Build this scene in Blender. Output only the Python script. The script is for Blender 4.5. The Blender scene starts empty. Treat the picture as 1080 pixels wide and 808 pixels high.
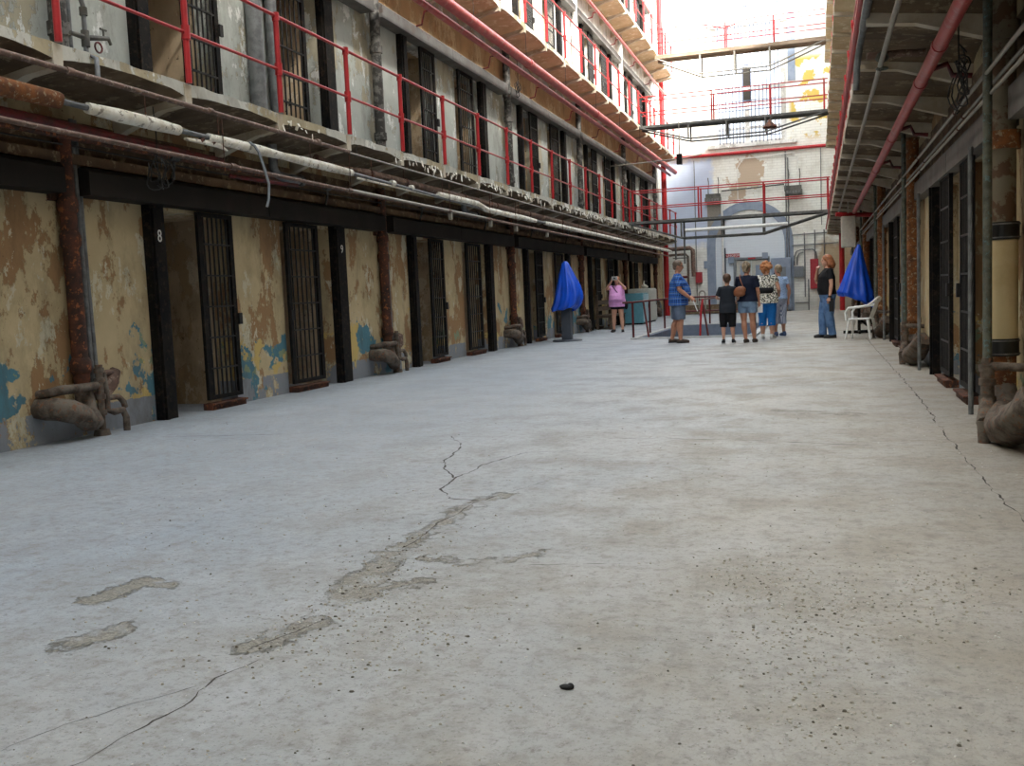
import bpy, bmesh, math, random
from mathutils import Vector, Matrix, noise
random.seed(7)
S = bpy.context.scene
COL = S.collection
sin, cos, PI = math.sin, math.cos, math.pi
# ------------------------------------------------------------------ camera
yaw, pitch, roll, FPX = 0.307030686, -0.0888054261, -0.042984913, 1026.50243
CAM = Vector((0, 0, 1.2))
f_ = Vector((-sin(yaw)*cos(pitch), cos(yaw)*cos(pitch), sin(pitch)))
r0 = Vector((cos(yaw), sin(yaw), 0)); u0 = r0.cross(f_)
r_ = cos(roll)*r0 + sin(roll)*u0; u_ = -sin(roll)*r0 + cos(roll)*u0
cd = bpy.data.cameras.new('camera'); cam = bpy.data.objects.new('camera', cd); COL.objects.link(cam)
cam.matrix_world = Matrix(((r_.x, u_.x, -f_.x, CAM.x), (r_.y, u_.y, -f_.y, CAM.y), (r_.z, u_.z, -f_.z, CAM.z), (0, 0, 0, 1)))
cd.sensor_fit = 'HORIZONTAL'; cd.sensor_width = 36; cd.lens = FPX/1080*36; cd.clip_start = 0.05; cd.clip_end = 300
S.camera = cam
# ------------------------------------------------------------------ sky, sun, exposure
W = bpy.data.worlds.new('sky'); S.world = W; W.use_nodes = True
bg = W.node_tree.nodes['Background']; bg.inputs[0].default_value = (0.89, 0.945, 0.98, 1); bg.inputs[1].default_value = 3.9
sd = bpy.data.lights.new('sun', 'SUN'); sd.energy = 26.0; sd.angle = math.radians(18); sd.color = (1, 0.95, 0.86)
so = bpy.data.objects.new('sun', sd); COL.objects.link(so)
so.rotation_euler = Vector((-0.68, 0.45, -0.58)).to_track_quat('-Z', 'Y').to_euler()
VS = S.view_settings; VS.view_transform = 'Standard'; VS.look = 'None'; VS.gamma = 1; VS.use_curve_mapping = False
VS.exposure = 0.14

# ------------------------------------------------------------------ dimensions
XL, XR, YE, YN = -7.0, 1.45, 46.5, -5.0        # walls
EL, ER = -6.1, 0.42                            # gallery edges
TZ = [0.0, 3.5, 7.2, 10.8]; TOP = 15.0
TOPR = 14.2
P = 7.17                                       # bay length
CL = [7.82+P*k for k in range(-2, 6)]          # soil-pipe columns on the left wall
CR = [8.05+P*k for k in range(-2, 6)]
POST0, PP = 8.72, P/4
YG = 45.0                                      # end of the galleries
ORD = ['nearest', 'second', 'third', 'fourth', 'fifth', 'sixth', 'seventh', 'eighth', 'ninth', 'tenth', 'eleventh', 'twelfth']

# ------------------------------------------------------------------ materials
class NT:
    def __init__(s, name):
        s.m = bpy.data.materials.new(name); s.m.use_nodes = True; s.t = s.m.node_tree; s.n = s.t.nodes; s.l = s.t.links
        s.b = s.n['Principled BSDF']; s._p = None
    def pos(s):
        if not s._p: s._p = s.n.new('ShaderNodeNewGeometry').outputs['Position']
        return s._p
    def put(s, sock, v):
        if hasattr(v, 'links'): s.l.new(v, sock)
        elif isinstance(v, (tuple, list)): sock.default_value = tuple(v) + ((1,) if len(v) == 3 and len(sock.default_value) == 4 else ())
        else: sock.default_value = v
    def math(s, op, a, b=0.0, c=None, clamp=False):
        n = s.n.new('ShaderNodeMath'); n.operation = op; n.use_clamp = clamp
        s.put(n.inputs[0], a); s.put(n.inputs[1], b)
        if c is not None: s.put(n.inputs[2], c)
        return n.outputs[0]
    def vm(s, op, a, b=(0, 0, 0), sc=None):
        n = s.n.new('ShaderNodeVectorMath'); n.operation = op; s.put(n.inputs[0], a)
        if op in ('SCALE',): s.put(n.inputs['Scale'], sc)
        elif op != 'LENGTH': s.put(n.inputs[1], b)
        return n.outputs['Value'] if op in ('DOT_PRODUCT', 'LENGTH', 'DISTANCE') else n.outputs[0]
    def noise(s, scale, detail=6, rough=0.6, vec=None, stretch=None, off=(0, 0, 0)):
        v = vec if vec is not None else s.pos()
        if stretch or any(off):
            n = s.n.new('ShaderNodeMapping'); s.l.new(v, n.inputs[0]); n.inputs['Scale'].default_value = stretch or (1, 1, 1); n.inputs['Location'].default_value = off; v = n.outputs[0]
        n = s.n.new('ShaderNodeTexNoise'); s.l.new(v, n.inputs['Vector'])
        n.inputs['Scale'].default_value = scale; n.inputs['Detail'].default_value = detail; n.inputs['Roughness'].default_value = rough
        return n.outputs['Fac']
    def step(s, v, a, b):
        n = s.n.new('ShaderNodeMapRange'); s.put(n.inputs[0], v); n.inputs[1].default_value = a; n.inputs[2].default_value = b
        return n.outputs[0]
    def mix(s, f, a, b):
        n = s.n.new('ShaderNodeMix'); n.data_type = 'RGBA'; s.put(n.inputs[0], f); s.put(n.inputs[6], a); s.put(n.inputs[7], b)
        return n.outputs[2]
    def sep(s, v=None):
        n = s.n.new('ShaderNodeSeparateXYZ'); s.l.new(v if v is not None else s.pos(), n.inputs[0]); return n.outputs
    def bump(s, h, strength=0.4, dist=0.01, prev=None):
        n = s.n.new('ShaderNodeBump'); s.put(n.inputs['Height'], h); n.inputs['Strength'].default_value = strength; n.inputs['Distance'].default_value = dist
        if prev is not None: s.l.new(prev, n.inputs['Normal'])
        s.l.new(n.outputs[0], s.b.inputs['Normal']); return n.outputs[0]
    def out(s, col, rough=0.7, metal=0.0, spec=0.4):
        s.put(s.b.inputs['Base Color'], col); s.put(s.b.inputs['Roughness'], rough); s.b.inputs['Metallic'].default_value = metal
        s.b.inputs['Specular IOR Level'].default_value = spec; return s.m

def mottled(name, a, b, scale=8, lo=0.42, hi=0.58, rough=0.6, metal=0, c=None, bump=0.25, spec=0.4, stretch=None):
    t = NT(name); n = t.noise(scale, 8, 0.65, stretch=stretch)
    col = t.mix(t.step(n, lo, hi), a, b)
    if c: col = t.mix(t.step(t.noise(scale*2.7, 6, 0.7, off=(5, 3, 1)), 0.56, 0.6), col, c)
    if bump: t.bump(n, bump, 0.006)
    return t.out(col, rough, metal, spec)
def plain(name, a, rough=0.6, metal=0, spec=0.4):
    t = NT(name); n = t.noise(14, 4, 0.6); d = tuple(x*0.82 for x in a)
    return t.out(t.mix(t.step(n, 0.35, 0.65), d, a), rough, metal, spec)

def peel(name, coat, under, light, tint, band=None, low=0.9, seed=0.0, blotch=None):
    """old lime-washed plaster: a top coat that has flaked in shapes of its own, showing earlier coats of paint"""
    t = NT(name); o = (seed, seed*1.7, seed*0.6)
    z = t.sep()[2]
    big = t.noise(1.15, 11, 0.72, stretch=(1, 1, 0.55), off=o)
    med = t.noise(2.6, 11, 0.72, stretch=(1, 1, 0.6), off=(o[0]+9, o[1], o[2]))
    fin = t.noise(9, 8, 0.7, off=(o[0]+3, 2, 1))
    tiny = t.noise(60, 4, 0.7)
    col = t.mix(t.step(t.noise(1.6, 5, 0.6, off=(4, o[0], 2)), 0.35, 0.65), coat, tuple(x*0.80 for x in coat))
    m1 = t.step(big, 0.525, 0.535); col = t.mix(m1, col, under)
    m2 = t.step(med, 0.575, 0.583); col = t.mix(m2, col, light)
    e1 = t.math('SUBTRACT', 1.0, t.math('DIVIDE', t.math('ABSOLUTE', t.math('SUBTRACT', big, 0.527)), 0.006), clamp=True)
    col = t.mix(t.math('MULTIPLY', e1, 0.6), col, tuple(x*0.25 for x in under))
    # older colour showing near the foot of the wall
    if tint:
        zz = t.math('ADD', z, t.math('MULTIPLY', t.math('SUBTRACT', t.noise(1.7, 7, 0.62, off=(2, 7+seed, 3)), 0.5), 2.6))
        near = t.step(zz, low, low-0.03)
        blu = t.step(t.noise(0.8, 6, 0.6, off=(1, 13+seed, 0)), 0.55, 0.56)
        col = t.mix(t.math('MULTIPLY', near, blu), col, tint[0])
        gr = t.step(t.noise(1.9, 7, 0.62, off=(8, 3+seed, 5)), 0.60, 0.605)
        col = t.mix(t.math('MULTIPLY', near, gr), col, tint[1])
        yl = t.step(t.noise(1.5, 7, 0.6, off=(18, 23+seed, 5)), 0.585, 0.59)
        col = t.mix(t.math('MULTIPLY', near, yl), col, tint[2])
    if blotch:
        col = t.mix(t.step(t.noise(5.5, 8, 0.72, off=(3, 1, 7)), 0.64, 0.65), col, blotch)
    if band:
        ze = t.math('ADD', z, t.math('MULTIPLY', t.math('SUBTRACT', fin, 0.5), 0.08))
        bm = t.math('MULTIPLY', t.step(ze, 0.29, 0.285), t.step(med, 0.545, 0.54)); col = t.mix(bm, col, band)
    dirt = t.step(t.noise(2.2, 8, 0.72, off=(5, 5, 5), stretch=(1, 1, 0.4)), 0.5, 0.78)
    col = t.mix(t.math('MULTIPLY', dirt, 0.7), col, (0.08, 0.058, 0.038))
    col = t.mix(t.step(fin, 0.655, 0.67), col, tuple(x*0.35 for x in under))
    h = t.math('ADD', t.math('MULTIPLY', m1, -0.5), t.math('ADD', t.math('MULTIPLY', m2, -0.4), t.math('ADD', fin, t.math('MULTIPLY', tiny, 0.3))))
    t.bump(h, 0.5, 0.012)
    return t.out(col, 0.85, 0, 0.25)

M = {}
M['plaster_ground'] = peel('plaster_ground', (0.56, 0.455, 0.275), (0.33, 0.20, 0.10), (0.58, 0.54, 0.40),
    ((0.085, 0.21, 0.27), (0.24, 0.30, 0.19), (0.58, 0.43, 0.16)), band=(0.24, 0.26, 0.29), low=0.75)
M['plaster_gallery'] = peel('plaster_gallery', (0.47, 0.50, 0.47), (0.40, 0.37, 0.28), (0.72, 0.74, 0.72), None, seed=3.0)
M['plaster_tan'] = peel('plaster_tan', (0.44, 0.28, 0.14), (0.50, 0.37, 0.22), (0.33, 0.19, 0.09), None, seed=6.0)
M['plaster_white'] = peel('plaster_white', (0.82, 0.81, 0.77), (0.70, 0.66, 0.58), (0.85, 0.85, 0.83), None, seed=9.0)
M['jamb'] = peel('cell_plaster', (0.60, 0.47, 0.32), (0.45, 0.33, 0.20), (0.66, 0.58, 0.44), None, seed=12.0, blotch=(0.03, 0.025, 0.02))
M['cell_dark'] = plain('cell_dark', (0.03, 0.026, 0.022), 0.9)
M['iron'] = mottled('black_iron', (0.006, 0.006, 0.007), (0.014, 0.012, 0.010), 6, rough=0.6, c=(0.032, 0.023, 0.017), spec=0.10)
M['bar'] = mottled('bar_iron', (0.016, 0.016, 0.017), (0.028, 0.026, 0.025), 20, rough=0.5, spec=0.2)
M['edge_steel'] = mottled('worn_steel', (0.20, 0.20, 0.20), (0.10, 0.10, 0.10), 14, rough=0.5, metal=0.3)
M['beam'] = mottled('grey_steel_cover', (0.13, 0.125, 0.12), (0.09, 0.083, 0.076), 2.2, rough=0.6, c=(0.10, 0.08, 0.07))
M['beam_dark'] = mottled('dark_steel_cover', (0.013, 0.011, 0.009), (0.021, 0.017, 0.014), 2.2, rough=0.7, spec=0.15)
M['concrete_edge'] = peel('peeling_concrete_edge', (0.55, 0.54, 0.48), (0.42, 0.36, 0.24), (0.75, 0.74, 0.68), None, seed=15.0)
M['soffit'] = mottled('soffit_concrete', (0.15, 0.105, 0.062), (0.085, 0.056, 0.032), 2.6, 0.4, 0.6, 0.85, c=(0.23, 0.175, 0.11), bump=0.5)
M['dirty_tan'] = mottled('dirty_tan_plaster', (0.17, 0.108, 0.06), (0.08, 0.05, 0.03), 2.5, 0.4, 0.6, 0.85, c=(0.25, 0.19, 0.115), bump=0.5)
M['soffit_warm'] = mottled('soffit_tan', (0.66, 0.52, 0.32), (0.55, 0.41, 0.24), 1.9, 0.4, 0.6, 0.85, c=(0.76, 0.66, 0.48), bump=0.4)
M['rib'] = mottled('rib_concrete', (0.55, 0.50, 0.41), (0.42, 0.35, 0.25), 3.5, 0.4, 0.6, 0.85, bump=0.4)
M['red'] = mottled('red_paint', (0.42, 0.018, 0.022), (0.34, 0.014, 0.018), 9, rough=0.4, bump=0.1)
M['red_pipe'] = mottled('red_pipe_paint', (0.44, 0.075, 0.07), (0.36, 0.05, 0.05), 3, rough=0.4, c=(0.40, 0.14, 0.12), bump=0.1)
M['red_dark'] = mottled('dark_red_paint', (0.13, 0.008, 0.010), (0.05, 0.010, 0.009), 9, rough=0.5)
M['rust'] = mottled('rusty_iron', (0.10, 0.034, 0.018), (0.035, 0.018, 0.013), 7, 0.40, 0.6, 0.8, c=(0.26, 0.085, 0.03))
M['rust_pipe'] = mottled('rusty_pipe', (0.17, 0.10, 0.075), (0.09, 0.055, 0.04), 7, 0.40, 0.6, 0.7, c=(0.26, 0.19, 0.15))
M['rust_orange'] = mottled('orange_rust', (0.27, 0.10, 0.03), (0.13, 0.055, 0.028), 9, 0.40, 0.6, 0.85, c=(0.34, 0.27, 0.17), bump=0.6)
M['galv'] = mottled('grey_pipe', (0.19, 0.20, 0.205), (0.12, 0.125, 0.13), 9, rough=0.5, metal=0.2)
M['pipe_green'] = mottled('grey_green_pipe', (0.12, 0.125, 0.10), (0.065, 0.07, 0.055), 11, rough=0.6, c=(0.10, 0.17, 0.18))
M['pipe_dark'] = mottled('dark_pipe', (0.035, 0.033, 0.030), (0.13, 0.125, 0.115), 10, 0.5, 0.56, rough=0.6)
M['pipe_olive'] = mottled('olive_pipe', (0.17, 0.145, 0.10), (0.10, 0.055, 0.03), 5, 0.5, 0.54, rough=0.6)
M['wrap_white'] = mottled('white_wrap', (0.88, 0.86, 0.78), (0.66, 0.61, 0.50), 4, 0.45, 0.62, 0.85, c=(0.30, 0.27, 0.22), bump=0.6)
M['wrap_cream'] = mottled('cream_wrap', (0.55, 0.45, 0.26), (0.47, 0.37, 0.20), 3, 0.45, 0.62, 0.8, bump=0.3)
M['lagging'] = mottled('dirty_lagging', (0.155, 0.13, 0.105), (0.07, 0.052, 0.040), 8, 0.42, 0.58, 0.9, c=(0.17, 0.085, 0.05), bump=0.8)
M['band'] = plain('black_band', (0.012, 0.012, 0.012), 0.35)
M['conduit'] = plain('conduit_grey', (0.30, 0.28, 0.24), 0.5, 0.2)
M['wire'] = plain('black_wire', (0.015, 0.014, 0.013), 0.6)
M['blue_pole'] = plain('grey_hose', (0.22, 0.24, 0.26), 0.5)
M['tarp'] = mottled('blue_tarp', (0.006, 0.085, 0.62), (0.005, 0.065, 0.50), 3, rough=0.38, bump=0.2, spec=0.5)
M['slate'] = plain('slate_steel', (0.055, 0.065, 0.085), 0.5)
M['pit'] = mottled('blue_grey_paint', (0.17, 0.205, 0.27), (0.14, 0.17, 0.225), 3, rough=0.7)
M['kerb'] = mottled('pale_kerb', (0.48, 0.49, 0.48), (0.38, 0.39, 0.39), 5, rough=0.8)
M['chair'] = plain('white_plastic', (0.80, 0.81, 0.79), 0.4)
M['wood'] = mottled('old_wood', (0.10, 0.065, 0.04), (0.06, 0.038, 0.024), 4, rough=0.7, stretch=(1, 1, 8))
M['fridge_blue'] = plain('pale_blue_enamel', (0.36, 0.55, 0.63), 0.4)
M['fridge_teal'] = plain('teal_enamel', (0.10, 0.27, 0.33), 0.4)
M['cabinet_white'] = plain('off_white_paint', (0.48, 0.48, 0.43), 0.6)
M['grey_paint'] = mottled('blue_grey_steel', (0.25, 0.30, 0.38), (0.20, 0.245, 0.32), 3, rough=0.6, bump=0.1)
M['grey_mid'] = plain('steel_box_grey', (0.17, 0.19, 0.21), 0.5)
M['box_dark'] = mottled('dusty_dark_box', (0.06, 0.06, 0.055), (0.12, 0.115, 0.10), 4, rough=0.7)
M['fixture'] = plain('fixture_white', (0.52, 0.49, 0.42), 0.5)
M['frame_white'] = peel('window_frame_paint', (0.78, 0.78, 0.76), (0.55, 0.54, 0.50), (0.82, 0.82, 0.80), None, seed=21.0)
M['bar_blue'] = plain('pale_bars', (0.14, 0.17, 0.26), 0.5)
M['timber'] = mottled('weathered_timber', (0.33, 0.25, 0.18), (0.20, 0.145, 0.10), 3, rough=0.8, stretch=(0.3, 2, 2))
M['steel_truss'] = mottled('truss_steel', (0.14, 0.14, 0.13), (0.08, 0.08, 0.075), 5, rough=0.6)
M['white_paint'] = plain('white_paint', (0.75, 0.75, 0.72), 0.6)
M['sign_red'] = plain('sign_red', (0.35, 0.03, 0.04), 0.5)
M['skin'] = plain('skin', (0.60, 0.33, 0.23), 0.5)
M['skin_tan'] = plain('skin_tanned', (0.48, 0.23, 0.145), 0.5)
M['black_cloth'] = plain('black_cloth', (0.010, 0.010, 0.012), 0.8, spec=0.2)
M['navy_cloth'] = plain('navy_cloth', (0.010, 0.014, 0.032), 0.8, spec=0.2)
M['charcoal_cloth'] = plain('charcoal_cloth', (0.020, 0.024, 0.032), 0.8, spec=0.2)
M['pink_cloth'] = plain('lilac_cloth', (0.74, 0.36, 0.70), 0.8, spec=0.2)
M['denim'] = mottled('denim', (0.10, 0.19, 0.36), (0.06, 0.125, 0.26), 9, rough=0.85, bump=0.2)
M['denim_light'] = mottled('faded_denim', (0.20, 0.30, 0.44), (0.14, 0.22, 0.34), 9, rough=0.85, bump=0.2)
M['shorts_blue'] = plain('slate_blue_shorts', (0.125, 0.165, 0.24), 0.85)
M['bright_blue'] = plain('bright_blue_cloth', (0.005, 0.15, 0.48), 0.8)
M['pale_blue'] = plain('pale_blue_cloth', (0.46, 0.56, 0.74), 0.8)
M['shoe_black'] = plain('shoe_black', (0.012, 0.012, 0.014), 0.6)
M['shoe_brown'] = plain('shoe_brown', (0.055, 0.038, 0.028), 0.6)
M['shoe_blue'] = plain('shoe_blue', (0.07, 0.11, 0.22), 0.6)
M['shoe_white'] = plain('shoe_white', (0.62, 0.62, 0.60), 0.6)
M['leather'] = plain('tan_leather', (0.24, 0.085, 0.035), 0.5)
M['eye'] = plain('eye_dark', (0.02, 0.015, 0.012), 0.3)
M['lip'] = plain('lip', (0.36, 0.12, 0.10), 0.5)
M['paper'] = plain('paper', (0.80, 0.80, 0.80), 0.7)
M['phone'] = plain('phone_silver', (0.35, 0.36, 0.36), 0.35)
M['brass'] = plain('valve_metal', (0.12, 0.10, 0.08), 0.5, 0.4)
M['stone_dark'] = plain('black_stone', (0.012, 0.012, 0.013), 0.7)
def hairmat(n, a, b):
    return mottled(n, a, b, 26, 0.4, 0.6, 0.6, bump=0.9, stretch=(1, 1, 0.4))
M['hair_brown'] = hairmat('greying_brown_hair', (0.085, 0.055, 0.038), (0.16, 0.12, 0.09))
M['hair_kid'] = hairmat('brown_hair', (0.06, 0.032, 0.018), (0.11, 0.06, 0.035))
M['hair_ash'] = hairmat('ash_blonde_hair', (0.36, 0.28, 0.18), (0.14, 0.105, 0.07))
M['hair_ginger'] = hairmat('ginger_hair', (0.50, 0.22, 0.085), (0.34, 0.125, 0.045))
M['hair_red'] = hairmat('auburn_hair', (0.38, 0.14, 0.055), (0.20, 0.07, 0.03))
def objpattern(name, kind):
    t = NT(name); c = t.n.new('ShaderNodeTexCoord').outputs['Object']; s = t.sep(c)
    if kind == 'plaid':
        def st(v, f, lo): return t.step(t.math('SINE', t.math('MULTIPLY', v, f)), lo, lo+0.25)
        a = t.math('ADD', s[0], s[1])
        h = st(s[2], 105, 0.1); v = st(a, 105, 0.1)
        col = t.mix(h, (0.010, 0.028, 0.12), (0.030, 0.10, 0.36)); col = t.mix(t.math('MULTIPLY', v, 0.75), col, (0.055, 0.16, 0.46))
        col = t.mix(t.math('MULTIPLY', t.step(t.math('SINE', t.math('MULTIPLY', s[2], 52)), 0.9, 0.97), 0.5), col, (0.3, 0.45, 0.7))
    elif kind == 'floral':
        a = t.noise(32, 3, 0.5, vec=c); b = t.noise(36, 3, 0.5, vec=c, off=(4, 4, 4))
        col = t.mix(t.step(a, 0.49, 0.51), (0.72, 0.70, 0.63), (0.06, 0.06, 0.05)); col = t.mix(t.step(b, 0.60, 0.62), col, (0.42, 0.40, 0.28))
    elif kind == 'seersucker':
        w = t.math('SINE', t.math('MULTIPLY', t.math('ADD', s[0], s[1]), 300)); col = t.mix(t.step(w, -0.2, 0.2), (0.20, 0.23, 0.33), (0.50, 0.53, 0.62))
    elif kind == 'stars':
        col = t.mix(t.step(t.noise(50, 2, 0.5, vec=c), 0.60, 0.63), (0.38, 0.52, 0.74), (0.10, 0.14, 0.30))
    return t.out(col, 0.85, 0, 0.2)
for k in ('plaid', 'floral', 'seersucker', 'stars'): M[k] = objpattern(k+'_cloth', k)

# far brick wall: painted brick, tan bare patch, yellow flaking, blue-tinged left
def far_mat():
    t = NT('painted_brick'); p = t.pos(); s = t.sep()
    mp = t.n.new('ShaderNodeCombineXYZ'); t.l.new(s[0], mp.inputs[0]); t.l.new(s[2], mp.inputs[1])
    br = t.n.new('ShaderNodeTexBrick'); t.l.new(mp.outputs[0], br.inputs['Vector'])
    br.inputs['Scale'].default_value = 1.0; br.inputs['Brick Width'].default_value = 0.42; br.inputs['Row Height'].default_value = 0.12; br.inputs['Mortar Size'].default_value = 0.012
    br.inputs['Color1'].default_value = (0.80, 0.81, 0.76, 1); br.inputs['Color2'].default_value = (0.76, 0.765, 0.71, 1); br.inputs['Mortar'].default_value = (0.66, 0.66, 0.62, 1)
    col = br.outputs['Color']
    col = t.mix(t.math('MULTIPLY', t.step(t.noise(1.2, 7, 0.65), 0.5, 0.62), 0.35), col, (0.46, 0.43, 0.36))
    # pale blue paint to the left of the arch
    wob = t.math('MULTIPLY', t.math('SUBTRACT', t.noise(2.0, 6, 0.6), 0.5), 1.0)
    bl = t.math('MULTIPLY', t.step(t.math('ADD', s[0], wob), -4.5, -4.7), t.step(t.math('ADD', s[2], wob), 7.2, 7.0))
    bl = t.math('MULTIPLY', bl, t.step(t.math('ADD', s[2], wob), 3.0, 3.3))
    col = t.mix(t.math('MULTIPLY', bl, 0.8), col, (0.46, 0.55, 0.74))
    # inside of the arch faintly blue
    ins = t.math('MULTIPLY', t.step(t.math('ABSOLUTE', t.math('ADD', s[0], 2.97)), 1.6, 1.5), t.step(s[2], 4.4, 4.2))
    col = t.mix(t.math('MULTIPLY', ins, 0.7), col, (0.58, 0.66, 0.76))
    # bare tan patch under the window
    d = t.vm('DISTANCE', p, (-2.95, YE, 6.6)); d2 = t.vm('DISTANCE', p, (-3.4, YE, 5.7)); dm = t.math('MINIMUM', d, d2)
    m = t.step(t.math('ADD', dm, t.math('MULTIPLY', t.math('SUBTRACT', t.noise(1.6, 7, 0.62), 0.5), 2.6)), 0.62, 0.56)
    col = t.mix(m, col, (0.50, 0.40, 0.30))
    # yellow flakes right of the window
    m = t.math('MULTIPLY', t.step(s[0], -1.15, -1.0), t.math('MULTIPLY', t.step(s[2], 7.6, 7.9), t.step(s[2], 11.4, 11.2)))
    m = t.math('MULTIPLY', m, t.step(t.noise(1.5, 6, 0.6, off=(2, 1, 5)), 0.52, 0.535)); col = t.mix(m, col, (0.62, 0.46, 0.12))
    # ochre foot of wall at the right corner
    m = t.math('MULTIPLY', t.step(t.math('ADD', s[0], wob), -0.1, 0.2), t.step(t.math('ADD', s[2], wob), 3.2, 2.9)); col = t.mix(t.math('MULTIPLY', m, 0.8), col, (0.38, 0.27, 0.14))
    m = t.step(t.math('ADD', s[2], t.math('MULTIPLY', wob, 0.6)), 0.8, 0.3); col = t.mix(t.math('MULTIPLY', m, 0.6), col, (0.30, 0.29, 0.26))
    t.bump(t.math('ADD', br.outputs['Fac'], t.noise(12, 5, 0.6)), 0.4, 0.01)
    return t.out(col, 0.8, 0, 0.3)
M['far_brick'] = far_mat()

# worn concrete floor, cracks and scaled patches as real marks in it
CRACKS = [
 (0.004, [(-1.96,1.75),(-1.93,2.02),(-1.91,2.09),(-1.89,2.22),(-1.88,2.31),(-1.87,2.42),(-1.89,2.53),(-1.88,2.67),(-1.83,2.81)]),
 (0.003, [(-2.19,2.05),(-2.14,2.23),(-2.08,2.3),(-2.02,2.43),(-1.91,2.56)]),
 (0.004, [(-1.94,2.88),(-1.89,3.03),(-1.80,3.27)]),
 (0.006, [(-1.96,4.26),(-1.96,4.93),(-1.93,5.31),(-1.87,5.5)]),
 (0.007, [(-1.93,5.35),(-2.15,5.40),(-2.31,5.66),(-2.34,6.1),(-2.3,6.66),(-2.14,7.08),(-1.79,7.15)]),
 (0.007, [(-2.34,6.04),(-2.58,6.38),(-2.73,6.99),(-2.79,7.37),(-3.09,7.92)]),
 (0.004, [(-1.87,5.5),(-1.76,5.79),(-1.7,6.06)]),
 (0.004, [(-1.26,4.08),(-0.91,4.16)]),
 (0.008, [(-1.68,7.83),(-0.6,7.75),(0.36,7.5)]),
 (0.009, [(-6.03,7.81),(-4.81,8.01)]),
 (0.007, [(0.94,3.0),(0.94,5.19),(0.91,7.12),(0.97,11.08),(0.96,14.41),(0.96,22)]),
]
PATCH = [
 (0.10, [(-1.85,3.50),(-1.91,3.77)]), (0.07, [(-1.91,3.77),(-1.94,4.15)]), (0.05, [(-1.96,4.3),(-1.95,5.2)]), (0.05, [(-1.80,3.62),(-1.66,3.74)]),
 (0.06, [(-1.93,2.90),(-1.84,3.20)]), (0.07, [(-2.93,3.30),(-2.89,3.53),(-2.76,3.53)]), (0.07, [(-2.62,2.82),(-2.56,2.95)]),
 (0.035, [(-1.77,4.09),(-1.37,4.11),(-1.26,4.31)]), (0.06, [(-1.93,5.3),(-1.85,5.55)]), (0.10, [(-0.35,9.6),(0.3,9.3)]),
]
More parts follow.
